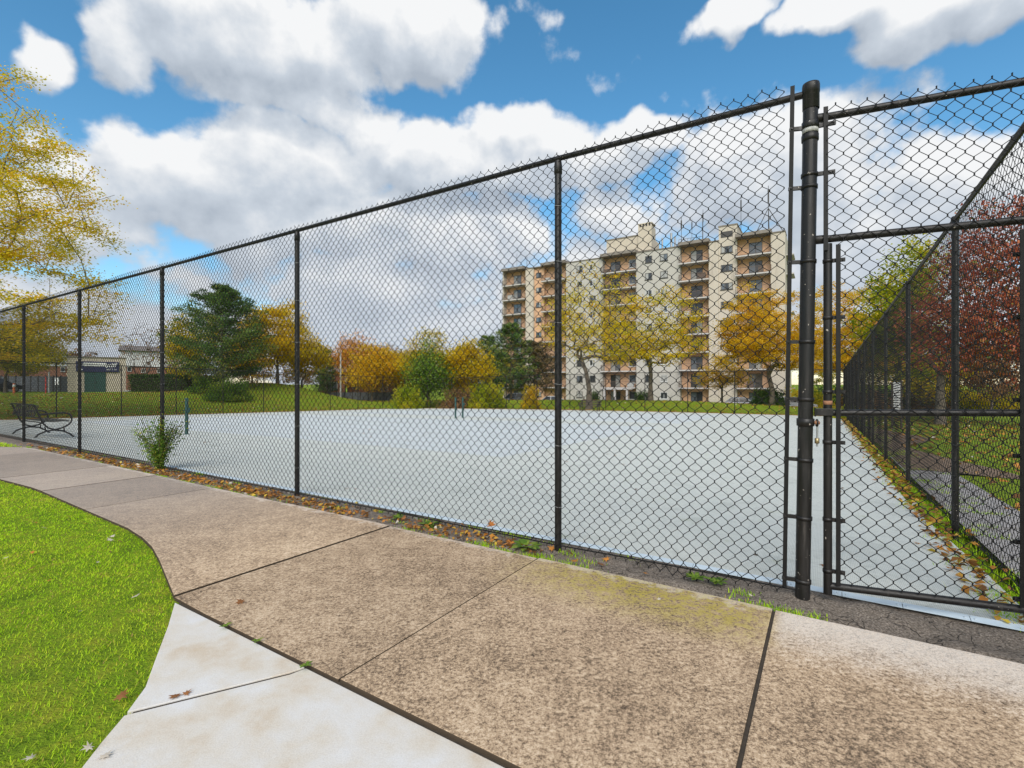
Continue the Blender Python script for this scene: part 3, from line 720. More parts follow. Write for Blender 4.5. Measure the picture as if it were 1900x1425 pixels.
def grow(base, height, th, cc, cr, ntips, rg, r0=.012, wob=.01, shell=.35, low=-1., lean=(0, 0), step=None):
    """trunk, then limbs reaching tips spread through the crown ellipsoids (cc: centres, cr: radii)"""
    base = np.array(base, float); P = [base]; par = [-1]
    nt = 7; top = np.array([base[0] + lean[0], base[1] + lean[1], base[2] + th])
    for k in range(1, nt + 1):
        s = k / nt; P.append(base + (top - base) * s + np.array([*rg.normal(0, wob * th * .3, 2), 0]) * (s < 1)); par.append(len(P) - 2)
    tips = []
    vol = np.array([r[0] * r[1] * r[2] for r in cr]); vol = vol / vol.sum()
    while len(tips) < ntips:
        j = rg.choice(len(cc), p=vol); q = rg.normal(0, 1, 3); q /= np.linalg.norm(q); rad = rg.uniform(shell, 1) ** .5
        if q[2] < low: continue
        tips.append(np.array(cc[j]) + q * rad * np.array(cr[j]))
    tips = sorted(tips, key=lambda t: np.linalg.norm((t - top) * np.array([1, 1, .8])))
    istip = [False] * len(P); step = step or height * .07
    for t in tips:
        Q = np.array(P); dvec = t - Q; dist = np.linalg.norm(dvec, axis=1)
        below = np.maximum(0, Q[:, 2] - t[2] + .08 * dist); cost = dist + 1.1 * below
        cost[:nt - 1] += height * .5
        j = int(np.argmin(cost)); a = P[j]; L = np.linalg.norm(t - a); m = max(1, int(L / step)); prev = j
        bow = np.array([*rg.normal(0, .06 * L, 2), .10 * L])
        for k in range(1, m + 1):
            s = k / m; p = a + (t - a) * s + bow * math.sin(math.pi * s) * (.9 if k < m else 0)
            P.append(p); par.append(prev); istip.append(k == m); prev = len(P) - 1
    cnt = np.zeros(len(P)); child = np.zeros(len(P), int)
    for i in range(len(P) - 1, 0, -1):
        if child[i] == 0: cnt[i] = 1
        cnt[par[i]] += cnt[i]; child[par[i]] += 1
    rad = r0 * np.maximum(cnt, 1) ** .52
    return np.array(P), par, rad, np.array(istip), cnt
def make_tree(name, label, cat, base, height, th, cc, cr, ntips, nleaf, lsize, lmat, bmat='bark', group=None, seed=0, clump=(.5, .5, .28), r0=.012, up=.6, shell=.35, low=-1., trunk_r=None, lean=(0, 0), tint=None, aspect=.62, droop=0., along=0.):
    rg = np.random.default_rng(seed); bx, by, bz = base
    t = thing(name, label, cat, base, rg.uniform(0, .01), group)
    P, par, rad, tip, cnt = grow((0, 0, -.15), height, th, cc, cr, ntips, rg, r0, shell=shell, low=low, lean=lean)
    if trunk_r:
        nt = 8; s = np.linspace(1.25, .72, nt); rad[:nt] = np.maximum(rad[:nt], trunk_r * s); rad[0] = trunk_r * 1.5
    V, Fq = tubes_np(P, par, rad, 6); ob('trunk', np_mesh('trunk', V, Fq, smooth=True), bmat, t)
    src = np.where(tip | ((cnt <= 3) & (np.arange(len(P)) > 8)))[0]
    if nleaf:
        pick = rg.choice(src, nleaf); cl = np.array(clump)
        C = P[pick] + rg.normal(0, 1, (nleaf, 3)) * cl
        # each clump thins out at random, so that gaps stay open
        if along:
            q = np.array([par[i] for i in pick]); C += (P[q] - P[pick]) * rg.uniform(0, along, (nleaf, 1))
        C[:, 2] -= droop * np.abs(rg.normal(0, 1, nleaf))
        dirs = None
        V, Fq = leaves_np(C, lsize, rg, up, aspect)
        tb = np.random.default_rng(seed + 5).uniform(.15, .85, len(P))[pick]
        tn = np.clip(tb + rg.normal(0, .2, nleaf), 0, 1) if tint is None else np.clip(tint[0] + (tb - .5) * tint[1] + rg.normal(0, .15, nleaf), 0, 1)
        ob('crown', np_mesh('crown', V, Fq, tn), lmat, t)
    return t
def gz(a, n): return float(z_ground(a, n))
def place(u, Y):
    X = (u - CX) / F * Y; a, n = AN(X, Y); return (X, Y, gz(a, n) - .05)

# big golden maple beyond the court end, its drooping sprays reach over the fence
b = place(-95, 27.0)
make_tree('maple_tree', 'large golden maple with drooping sprays reaching over the court fence', 'tree', b, 20, 6,
          [(0, 0, 12.0), (1.5, -.5, 7), (0, 0, 17.2), (3.0, -1, 14.6), (3.0, -1, 10.4), (3.4, -.5, 5.0)], [(7.8, 7.6, 4.5), (7.4, 6.5, 3.4), (5.4, 4.8, 3.4), (5.4, 4, 2.4), (5.2, 4, 2.2), (6.4, 4, 2.2)], 420, 72000, .15, 'leaf_gold', 'bark', None, 11,
          (.50, .50, .075), .013, 1.0, .35, trunk_r=.33, droop=.14, along=1.5)
# honey locusts in front of the apartment block
def locust(u, Y, h, rx, seed, label, nl, tips=150, mat='leaf_gold', cz=.60, th=.15, rz=.40, sh=.15):
    b = place(u, Y)
    make_tree('honey_locust', label, 'tree', b, h, h * th, [(0, 0, h * cz), (rx * .35, 0, h * (cz - .16)), (-rx * .4, .2, h * (cz - .12))],
              [(rx, rx, h * rz), (rx * .8, rx * .8, h * .2), (rx * .75, rx * .75, h * .2)], tips, nl, .17, mat, 'bark', None, seed, (.42, .42, .16), .019, .8, sh, trunk_r=h * .023, low=-.75)
locust(1093, 42, 12.8, 3.8, 21, 'thin-leaved golden honey locust beside the park bench, branches showing', 9500, 240)
locust(1207, 46, 11.0, 4.9, 22, 'golden honey locust with a forked trunk before the balconies', 19000, 210)
locust(1432, 44, 11.8, 4.6, 23, 'dense amber honey locust beside the large terminal post', 36000, 220, 'leaf_amber', .56)
locust(1575, 48, 14.0, 5.0, 24, 'amber honey locust past the far corner of the side fence', 42000, 230, 'leaf_amber', .54)
locust(1340, 52, 6.0, 2.2, 25, 'small yellow honey locust by the parked cars', 6000, 80, 'leaf_amber', .6)
# maples to the right
b = place(1745, 24)
make_tree('maple_tree', 'dark red maple on the lawn beside the receding fence', 'tree', b, 11, 2.6, [(1.8, 0, 6.2), (4.4, -.5, 8), (3.0, 0, 4.4), (.3, 0, 4.4)], [(3.0, 3.2, 3.0), (3.6, 3.4, 3.4), (4.0, 3.4, 2.0), (2.4, 2.4, 1.8)], 220, 11500, .19, 'leaf_red', 'bark', None, 31, (.42, .42, .24), .013, .3, .2, trunk_r=.2)
b = place(1960, 23)
make_tree('maple_tree', 'red maple with a wide low crown at the path bend', 'tree', b, 12, 3, [(0, 0, 7.2), (-1.5, 0, 4.5)], [(4.8, 4.4, 4.2), (4, 3.6, 2.2)], 190, 11000, .19, 'leaf_red', 'bark', None, 32, (.42, .42, .24), .013, .3, .2, trunk_r=.22)
b = place(1668, 33)
make_tree('maple_tree', 'yellow-green maple rising between the red maple and the amber locust', 'tree', b, 12.5, 3, [(0, 0, 6.8), (.8, 0, 9.6), (.3, 0, 4.2)], [(2.6, 2.6, 3.2), (1.7, 1.7, 2.6), (2.4, 2.2, 2.0)], 180, 15000, .21, 'leaf_yellowgreen', 'bark', None, 33, (.42, .42, .22), .013, .5, .25, trunk_r=.18)

def conifer(name, label, base, h, r, nb, mat, seed, nl, per=26, cone=True, start=.1, group=None):
    rg = np.random.default_rng(seed); t = thing(name, label, 'tree', base, 0, group)
    P = [np.array([0, 0, -.2])]; par = [-1]
    for k in range(1, 13): P.append(np.array([*rg.normal(0, .03, 2), h * k / 12])); par.append(k - 1)
    rad = [h * .017 * (1 - .9 * i / 12) for i in range(13)]; C = []; T = []; tv = []
    for b_ in range(nb):
        s = start + (1 - start) * (b_ + rg.uniform(0, 1)) / nb; z = h * s
        k = int(s * 12); prof = (1 - s) ** .8 if cone else math.sin(math.pi * (.18 + .8 * s)) ** .8
        L = r * prof * rg.uniform(.65, 1.12) + .25; az = rg.uniform(0, 2 * math.pi)
        d = np.array([math.cos(az), math.sin(az), 0]); prev = k; m = 5; bt = rg.uniform(.1, .9)
        for q in range(1, m + 1):
            f = q / m; p = np.array([0, 0, z]) + d * L * f + np.array([0, 0, L * (.28 * f * f - .05 * f) + .02])
            P.append(p); par.append(prev); rad.append(.022 * (1 - f) + .006); prev = len(P) - 1
            nl_ = int(per * (0.35 + f)); 
            cc_ = p + rg.normal(0, 1, (nl_, 3)) * np.array([.13, .13, .09]) * (1 + .09 * L) + d * rg.uniform(-.5, .5, (nl_, 1)) * L / m
            side = np.array([-d[1], d[0], 0]); cc_ += side * rg.normal(0, .20 * L * (1.1 - f) + .06, (nl_, 1))
            C.append(cc_); tv.append(np.clip(bt + rg.normal(0, .2, nl_), 0, 1)); T.append(np.tile(d + np.array([0, 0, .55]), (nl_, 1)) + side * rg.normal(0, .6, (nl_, 1)))
    V, Fq = tubes_np(np.array(P), par, np.array(rad), 5); ob('trunk', np_mesh('trunk', V, Fq, smooth=True), 'bark', t)
    C = np.concatenate(C); T = np.concatenate(T); V, Fq = leaves_np(C, nl, rg, .3, .22, .05, T)
    ob('crown', np_mesh('crown', V, Fq, np.concatenate(tv)), mat, t); return t
conifer('pine_tree', 'broad green pine with brownish lower boughs on the mound', place(412, 50), 10.6, 4.3, 170, 'needles', 41, .34, 40, False, .12)
conifer('spruce_tree', 'thin dark spruce with a bare tip beside the brick house', place(607, 72), 7.5, 1.7, 70, 'needles', 42, .3, 18)
conifer('spruce_tree', 'slender bare-topped spruce next to the thin dark spruce', place(594, 74), 8.6, 1.2, 55, 'needles', 43, .28, 12)
conifer('pine_tree', 'green pine in front of the left end of the apartment block', place(948, 60), 9.5, 3.0, 110, 'needles', 44, .34, 26, False, .15)
conifer('pine_tree', 'dark green pine behind the yellow bushes', place(905, 66), 9.0, 2.6, 90, 'needles', 45, .34, 24, False, .2)
conifer('pine_tree', 'brown-tinged pine under the apartment balconies', place(992, 62), 7.8, 3.0, 100, 'needles_brown', 46, .34, 24, False, .2)

def round_tree(name, label, u, Y, h, rx, mat, seed, nl, tips=110, ls=.24, th=.2, cz=.58, rz=.42, group=None, bmat='bark', tint=None, sh=.25, clump=(.5, .5, .3)):
    b = place(u, Y); rg = np.random.default_rng(seed); k = 5
    cc = [(0, 0, h * cz)]; cr = [(rx * .8, rx * .8, h * rz)]
    for j in range(k):
        q = rg.uniform(0, 2 * math.pi); cc.append((rx * .5 * math.cos(q), rx * .5 * math.sin(q), h * rg.uniform(cz - .2, cz + .16))); cr.append((rx * .52, rx * .52, h * rz * .5))
    return make_tree(name, label, 'tree', b, h, h * th, cc, cr, tips, nl, ls, mat, bmat, group, seed, clump, .014, .5, sh, trunk_r=h * .018, tint=tint)
round_tree('maple_tree', 'orange and yellow maple to the right of the broad pine', 515, 57, 10.2, 4.6, 'leaf_goldgreen', 51, 15000, tint=(.8, .5))
round_tree('maple_tree', 'yellow-green maple half hidden behind the broad pine', 368, 56, 9.0, 3.4, 'leaf_goldgreen', 52, 9000)
round_tree('maple_tree', 'orange-topped maple over the brick bungalow', 660, 70, 9.8, 3.6, 'leaf_orange', 53, 7000, tint=(.6, .5))
round_tree('maple_tree', 'golden maple spreading before the brick bungalow', 690, 62, 7.2, 4.0, 'leaf_amber', 54, 9000)
round_tree('maple_tree', 'brownish half-bare maple behind the golden one', 722, 72, 8.4, 2.8, 'leaf_rust', 55, 3200)
round_tree('maple_tree', 'tall pale yellow maple rising behind the green tree', 795, 60, 9.2, 3.3, 'leaf_goldgreen', 56, 9000, tint=(.62, .4))
round_tree('linden_tree', 'full dark green tree by the far fence, yellow bushes around', 800, 52, 8.0, 3.0, 'leaf_midgreen', 57, 10000, 120, .22, th=.08, cz=.46, rz=.48, sh=.1)
round_tree('maple_tree', 'bright yellow maple between the green tree and the pines', 868, 54, 7.4, 3.4, 'leaf_goldgreen', 58, 15000, th=.1, cz=.48, rz=.44, tint=(.72, .4))
round_tree('maple_tree', 'amber maple between the broad pine and the tall fence post', 468, 64, 9.4, 4.2, 'leaf_amber', 151, 10000)
round_tree('maple_tree', 'yellow maple leaning over the slender spruces', 560, 62, 8.2, 3.6, 'leaf_goldgreen', 152, 9000, tint=(.75, .4))
round_tree('maple_tree', 'russet maple rising behind the white street lamp', 640, 80, 9.6, 3.8, 'leaf_orange', 153, 8000, tint=(.7, .4))
round_tree('maple_tree', 'yellow maple at the right end of the brick bungalow', 742, 66, 7.4, 3.2, 'leaf_goldgreen', 154, 8500, tint=(.8, .4))
round_tree('maple_tree', 'orange maple hanging over the bungalow roof', 700, 76, 8.2, 4.0, 'leaf_orange', 155, 8000)
round_tree('maple_tree', 'brown-green half-bare tree between bare trees and pine', 345, 70, 9.0, 3.6, 'leaf_rust', 156, 4500)
round_tree('maple_tree', 'olive maple behind the dark green pine', 915, 74, 9.0, 3.6, 'leaf_goldgreen', 157, 8000, tint=(.35, .4))
round_tree('bare_tree', 'bare grey tree standing before the white-sided townhouses', 268, 62, 9.0, 3.2, 'leaf_rust', 59, 500, 150)
round_tree('bare_tree', 'bare thin tree left of the broad pine', 322, 64, 10.5, 2.6, 'leaf_rust', 60, 700, 150)
round_tree('maple_tree', 'green-gold maple standing left of the entrance building', 60, 66, 8.0, 4.0, 'leaf_goldgreen', 61, 9000, tint=(.4, .5))
round_tree('maple_tree', 'green-gold maple shading the dark screen fence', 10, 52, 9.0, 4.5, 'leaf_goldgreen', 62, 11000, tint=(.35, .5))
# distant autumn trees closing the view
DT = [(1620, 85, 13, 6, 'leaf_gold', 'gold tree far behind the amber locust past the fence corner'), (1700, 80, 12, 6, 'leaf_amber', 'amber tree far behind the yellow-green maple'), (1790, 75, 11, 6, 'leaf_rust', 'rust-brown tree far behind the dark red maple'), (1880, 82, 13, 6, 'leaf_orange', 'orange tree far behind the red maples'), (1980, 78, 12, 6, 'leaf_gold', 'gold tree far behind the wide red maple'),
      (1520, 100, 12, 5, 'leaf_goldgreen', 'green-gold tree beyond the right end of the apartment block'), (-60, 95, 12, 6, 'leaf_rust', 'rusty tree rising behind the left townhouse row'), (150, 100, 10, 6, 'leaf_rust', 'rusty half-bare tree behind the entrance building'), (470, 92, 9, 5, 'leaf_rust', 'rusty tree far behind the broad pine'), (560, 100, 10, 5, 'leaf_rust', 'rusty tree far behind the slender spruces'), (760, 95, 9.5, 5, 'leaf_rust', 'rusty tree between bungalow and pale yellow maple, far off'), (850, 105, 10, 5, 'leaf_goldgreen', 'green-gold tree far behind the bright yellow maple'), (1840, 56, 9, 4.5, 'leaf_rust', 'low rust-brown tree on the lawn behind the red maples'), (1740, 58, 8, 4, 'leaf_goldgreen', 'low green-gold tree on the lawn behind the dark red maple')]
for i, (u, Y, h, r, m, lab) in enumerate(DT):
    round_tree('autumn_tree', lab, u, Y, h, r, m, 70 + i, 4500, 70, .34, group='distant autumn trees')

for i, (u, Y, m) in enumerate([(2060, 66, 'leaf_rust'), (2170, 60, 'leaf_gold'), (2300, 57, 'leaf_orange'), (2450, 52, 'leaf_rust'), (2650, 47, 'leaf_gold'), (2900, 42, 'leaf_goldgreen'), (3250, 36, 'leaf_rust')]):
    round_tree('autumn_tree', 'autumn tree in the line bounding the far side of the maple lawn', u, Y, 10, 6, m, 170 + i, 4500, 60, .34, th=.1, cz=.5, rz=.46, group='tree line of the maple lawn')

def bush(name, label, u, Y, h, r, mat, seed, nl, ls=.12, group=None, dense=True, tint=None, cat='bush', stems=9):
    b = place(u, Y); rg = np.random.default_rng(seed); t = thing(name, label, cat, b, 0, group)
    P = [np.zeros(3)]; par = [-1]; C = []
    for k in range(stems):
        q = rg.uniform(0, 2 * math.pi); s = rg.uniform(.2, 1); tip = np.array([r * s * math.cos(q), r * s * math.sin(q), h * rg.uniform(.6, 1) * (1 - .35 * s)])
        prev = 0
        for j in range(1, 5):
            f = j / 4; P.append(tip * np.array([f, f, f ** .8])); par.append(prev); prev = len(P) - 1
    V, Fq = tubes_np(np.array(P), par, np.full(len(P), .012 * max(h, .5) ** .5), 4); ob('stems', np_mesh('stems', V, Fq), 'stem', t)
    q = rg.normal(0, 1, (nl, 3)); q /= np.linalg.norm(q, axis=1, keepdims=True); q[:, 2] = np.abs(q[:, 2])
    lump = 1 + .22 * np.sin(q[:, 0] * 7 + seed) * np.sin(q[:, 1] * 6 + seed * 2) + .12 * np.sin(q[:, 2] * 11)
    C = q * (rg.uniform(.25 if dense else .05, 1, (nl, 1)) ** .5) * lump[:, None] * np.array([r, r, h]); C[:, 2] = np.maximum(C[:, 2], .03)
    V, Fq = leaves_np(C, ls, rg, .3, .6); tn = np.clip((.5 if tint is None else tint) + .3 * np.sin(C[:, 0] * 3 / r + seed) * np.cos(C[:, 2] * 4 / h) + rg.normal(0, .18, nl), 0, 1)
    ob('foliage', np_mesh('foliage', V, Fq, tn), mat, t); return t
bush('bush', 'round clipped grey-green bush in front of the broad pine', 425, 47, 2.1, 2.0, 'leaf_midgreen', 81, 9000, .14)
bush('bush', 'smaller clipped bush against the hedge end', 385, 50, 1.8, 1.7, 'leaf_midgreen', 82, 6000, .14)
bush('bush', 'yellow wild bush under the dark green tree, on its left', 755, 48, 2.4, 1.5, 'leaf_yellowgreen', 83, 4500, .17)
bush('bush', 'brown-green thicket under the bright yellow maple', 850, 48, 2.2, 1.8, 'leaf_rust', 84, 4200, .15, dense=False)
bush('bush', 'yellow-green thicket beside the far net posts', 905, 47, 2.6, 1.9, 'leaf_yellowgreen', 85, 6000, .17)
bush('sapling', 'bright yellow sapling near the parked car and far fence', 985, 44, 2.3, .9, 'leaf_goldgreen', 86, 2200, .15, tint=.8, cat='sapling')
bush('cedar_shrub', 'dark cone-shaped cedar shrub left of the forked locust', 1190, 66, 2.5, 1.1, 'leaf_green', 87, 6000, .14)
bush('cedar_shrub', 'dark shrub climbing beside the apartment entrance', 1104, 72, 2.6, .9, 'leaf_green', 88, 4000, .14)
bush('bush', 'dark green bush at the foot of the amber locust', 1425, 45, 1.7, 1.5, 'leaf_green', 89, 6000, .14)
bush('bush', 'yellow-green weed clump at the far court corner', 1578, 29.8, .85, .55, 'leaf_yellowgreen', 90, 1200, .10, cat='weeds')
bush('bush', 'low yellow weeds along the side fence foot', 1560, 28.4, .5, .45, 'leaf_yellowgreen', 91, 700, .09, cat='weeds')

for i, (u, Y, h, r, m, lab) in enumerate([(1500, 62, 3.2, 3.0, 'leaf_goldgreen', 'yellow-green thicket past the right end of the lawn'), (1545, 66, 3.4, 3.2, 'leaf_green', 'dark green thicket behind the far court corner'), (1600, 62, 3.0, 3.2, 'leaf_rust', 'brown thicket behind the amber locust at the fence corner'),
                                        (1655, 66, 3.2, 3.4, 'leaf_green', 'dark thicket behind the white notice board'), (1715, 63, 3.2, 3.4, 'leaf_rust', 'brown thicket far behind the maple trunk'), (1775, 66, 3.4, 3.4, 'leaf_green', 'dark green thicket far behind the dark red maple'), (1835, 62, 3.2, 3.4, 'leaf_goldgreen', 'yellow thicket far behind the red maples'), (1895, 66, 3.4, 3.4, 'leaf_rust', 'brown thicket at the far edge of the maple lawn')]):
    bush('thicket', lab, u, Y, h, r, m, 120 + i, 4200, .26, 'thickets at the lawn edge')
# leafy volunteer shrub at the third fence post
def fence_shrub():
    rg = np.random.default_rng(5); a0 = -8.84; b = W(a0 + .05, NF - .06, -.01); t = thing('wild_shrub', 'leafy green wild shrub growing through the fence around a post', 'shrub', b)
    P = [np.zeros(3)]; par = [-1]; C = []; D = []
    for k in range(26):
        q = rg.uniform(0, 2 * math.pi); sp_ = rg.uniform(.05, .42); hh = rg.uniform(.35, .86); prev = 0
        for j in range(1, 7):
            f = j / 6; p = np.array([sp_ * math.cos(q) * f ** 1.7, .6 * sp_ * math.sin(q) * f ** 1.7, hh * f]) + rg.normal(0, .008, 3); P.append(p); par.append(prev); prev = len(P) - 1
            if f > .3 or rg.random() < .3:
                m = rg.integers(16, 30) if f < .9 else 8
                C.append(p + rg.normal(0, 1, (m, 3)) * np.array([.05, .05, .045])); D.append(np.tile([math.cos(q), math.sin(q), .4], (m, 1)))
    V, Fq = tubes_np(np.array(P), par, np.full(len(P), .004), 4); ob('stems', np_mesh('stems', V, Fq), 'stem', t)
    C = np.concatenate(C); V, Fq = leaves_np(C, .042, rg, .3, .5, .1, np.concatenate(D)); ob('foliage', np_mesh('foliage', V, Fq, rg.uniform(0, 1, len(C))), 'leaf_midgreen', t)
fence_shrub()

# near lawn blades
def in_poly(x, y, poly):
    c = np.zeros(len(x), bool); j = len(poly) - 1
    for i in range(len(poly)):
        xi, yi = poly[i]; xj, yj = poly[j]
        c ^= ((yi > y) != (yj > y)) & (x < (xj - xi) * (y - yi) / (yj - yi + 1e-12) + xi); j = i
    return c
LAWN = [(-3.42, 1.465), (-4.59, 1.81), (-5.34, 1.95), (-8.6, 2.06), (-9.9, 1.99), (-14, 1.49), (-16, .9), (-16, -5), (-1.94, -5), (-1.96, 0), (-2.05, .36), (-2.19, .625), (-2.45, .87), (-2.57, .975), (-2.77, 1.09), (-3.12, 1.29)]
def blades(poly, n, rg, hmin, hmax, wid, zf, dens=None):
    P = np.array(poly); lo, hi = P.min(0), P.max(0); out = []
    while sum(map(len, out)) < n:
        q = rg.uniform(lo, hi, (n * 2, 2))
        if dens is not None: q = q[rg.random(len(q)) < dens(q)]
        q = q[in_poly(q[:, 0], q[:, 1], poly)]; out.append(q)
    q = np.concatenate(out)[:n] + rg.normal(0, .014, (n, 2))
    Y = np.maximum(depth(q[:, 0], q[:, 1]), 1.4); sc = np.clip(Y / 2.6, .75, 3.0)
    lump = .5 + .5 * np.sin(q[:, 0] * 5.3 + 1.3 * np.sin(q[:, 1] * 4.1)) * np.sin(q[:, 1] * 6.1 + 1.7 * np.sin(q[:, 0] * 3.3))
    h = rg.uniform(hmin, hmax, n) * (.75 + .45 * lump); az = rg.uniform(0, 2 * math.pi, n); ln = rg.uniform(.2, 1.25, n) * h
    w = wid * sc * rg.uniform(.7, 1.3, n); dx, dy = np.cos(az), np.sin(az); px, py = -dy, dx
    z0 = zf(q[:, 0], q[:, 1])
    def pt(s, lat): return np.stack([q[:, 0] + dx * ln * s * s + px * lat * w, q[:, 1] + dy * ln * s * s + py * lat * w, z0 + h * s * (1 - .25 * s)], -1)
    V = np.stack([pt(0, -.5), pt(0, .5), pt(1, .10), pt(1, -.10)], 1).reshape(-1, 3); Fq = np.arange(4 * n).reshape(-1, 4)
    pch = .5 + .5 * np.sin(q[:, 0] * 1.9 + 2 * np.sin(q[:, 1] * 1.3)) * np.cos(q[:, 1] * 2.3 + q[:, 0])
    tn = np.clip(.28 + .3 * pch + .15 * lump + rg.normal(0, .2, n) + (rg.random(n) < .04) * .5, 0, 1)
    return V, Fq, tn
V, Fq, tn = blades(LAWN, 400000, np.random.default_rng(3), .009, .024, .0042, lambda a, n: -.027 + 0 * a, lambda q: np.clip(7.0 / np.maximum(depth(q[:, 0], q[:, 1]), 1.2) ** 1.5, .03, 1))
lawn = ob('lawn_grass', np_mesh('lawn_grass', V, Fq, tn), 'grass_blades', rz=ROTZ); tag(lawn, 'bright green mown lawn grass beside the sidewalk', 'grass', kind='stuff')
LAWN2 = [(-14.6, 3.3), (-36, 3.3), (-36, -.5), (-30, .1), (-20, 2.35), (-15.2, 3.0)]
V, Fq, tn = blades(LAWN2, 26000, np.random.default_rng(4), .03, .07, .006, lambda a, n: -.027 + 0 * a)
tag(ob('lawn_grass', np_mesh('lawn_grass', V, Fq, tn), 'grass_blades', rz=ROTZ), 'strip of lawn grass between the sidewalk bend and the fence', 'grass', kind='stuff')
# tufts in the asphalt strip and outside the side fence
rg = np.random.default_rng(6)
cen = np.concatenate([np.stack([rg.uniform(-14.5, .0, 90), rg.choice([3.33, 3.36, 3.5, 3.7], 90) + rg.normal(0, .025, 90)], -1),
                      np.stack([rg.uniform(.84, 1.02, 260), rg.uniform(3.8, 37, 260)], -1), np.stack([rg.uniform(1.1, 1.7, 120), rg.uniform(3.8, 30, 120)], -1)])
q = cen[rg.integers(0, len(cen), 26000)]; q = q + rg.normal(0, 1, q.shape) * np.array([.07, .028])
q[:, 1] = np.where(q[:, 0] < .2, np.clip(q[:, 1], 3.335, 3.74), q[:, 1])
n = len(q); h = np.where(q[:, 1] < 3.76, rg.uniform(.002, .018, n), rg.uniform(.012, .05, n)); az_ = rg.uniform(0, 6.283, n); ln = rg.uniform(.3, 1.4, n) * h; w = rg.uniform(.003, .007, n)
dx, dy = np.cos(az_), np.sin(az_); z0 = np.where(q[:, 1] > 3.76, z_court(q[:, 0], q[:, 1]) - .02, -.02)
def pt(s, lat): return np.stack([q[:, 0] + dx * ln * s * s - dy * lat * w, q[:, 1] + dy * ln * s * s + dx * lat * w, z0 + (h + .02) * s], -1)
V = np.stack([pt(0, -.5), pt(0, .5), pt(.55, .42), pt(.55, -.42), pt(1, .06), pt(1, -.06)], 1).reshape(-1, 3)
o_ = np.arange(n)[:, None] * 6; Fq = np.concatenate([o_ + np.array([[0, 1, 2, 3]]), o_ + np.array([[3, 2, 4, 5]])], 1).reshape(-1, 4)
tag(ob('weed_grass', np_mesh('weed_grass', V, Fq, np.repeat(np.clip(rg.normal(.4, .3, n), 0, 1), 2)), 'grass_blades', rz=ROTZ), 'sparse grass and weeds in the broken asphalt along the fences', 'grass', kind='stuff')

# broad-leaved weeds in the strip
def weed(a, n, r, k, seed, label, mat='leaf_midgreen'):
    rg = np.random.default_rng(seed); t = thing('weed_plant', label, 'weed', W(a, n, -.005), ROTZ, None); V = []; Fq = []; tn = []
    for j in range(k):
        az = 2 * math.pi * j / k + rg.normal(0, .2); L = r * rg.uniform(.6, 1.1); w = L * .2; up = rg.uniform(.25, .8); dx, dy = math.cos(az), math.sin(az)
        pts = []
        for s in (0, .35, .7, 1):
            ww = w * (.25, .8, 1, .15)[(0, .35, .7, 1).index(s)]; z = .01 + L * up * s * (1.15 - .7 * s)
            pts += [(dx * L * s - dy * ww, dy * L * s + dx * ww, z + .15 * ww), (dx * L * s, dy * L * s, z), (dx * L * s + dy * ww, dy * L * s - dx * ww, z + .15 * ww)]
        o = len(V); V += pts
        for i in range(3):
            for c in range(2): Fq.append((o + i * 3 + c, o + i * 3 + c + 1, o + i * 3 + c + 4, o + i * 3 + c + 3)); tn.append(rg.uniform(.2, .9))
    ob('leaves', np_mesh('leaves', np.array(V), np.array(Fq), np.array(tn)), mat, t)
for i, (u, v, r, lab) in enumerate([(975, 1018, .15, 'dandelion rosette of green leaves beside the fence post base'), (800, 975, .12, 'green weed with orange leaves lying in front of the fence'), (1330, 1082, .09, 'small green weed in broken asphalt under the fence'),
                                    (738, 962, .10, 'low green weed where a slab joint meets the fence strip'), (1290, 1075, .08, 'flat green weed on the mossy slab edge'), (418, 1164, .035, 'tiny weed at the lip of the pale concrete path'), (478, 1192, .03, 'tiny green sprout in the path crack'), (568, 1238, .04, 'bright little weed between brown slab and pale path')]):
    a, n = gan(u, v); weed(a, n, r, 15 if r > .05 else 6, 200 + i, lab)

# fallen leaves
def leaf_shape(seed, s):
    rg = np.random.default_rng(seed); pts = []; k = 15
    rad = [1, .45, .85, .4, .95, .38, .6, .25, .25, .6, .38, .95, .4, .85, .45]
    V = [(0, 0, .10 * s)]
    for i in range(k):
        t = 2 * math.pi * i / k + math.pi / 2; r = rad[i] * s * .55 * rg.uniform(.85, 1.1); V.append((r * math.cos(t), r * math.sin(t), max(.002, .25 * s * rg.uniform(-.1, .6) * rad[i])))
    Fq = [(0, 1 + i, 1 + (i + 1) % k) for i in range(k)]
    return np_mesh('fallen_leaf', np.array(V), np.array(Fq), np.full(len(Fq), rg.uniform(0, 1)), smooth=False)
LM = {m: [leaf_shape(300 + i + 20 * j, 1.) for i in range(4)] for j, m in enumerate(('fallen_orange', 'fallen_pale', 'fallen_brown', 'fallen'))}
for m, ms in LM.items():
    for me in ms: me.materials.append(MATS[m])
def fleaf(a, n, z, s, m, label, group=None, tilt=.2):
    me = random.choice(LM[m]); o = bpy.data.objects.new('fallen_leaf', me); col.objects.link(o); w_ = W(a, n, z); o.location = w_
    o.rotation_euler = (random.uniform(-tilt, tilt), random.uniform(-tilt, tilt), random.uniform(0, 6.28)); o.scale = (s, s, s); return tag(o, label, 'leaf', group)
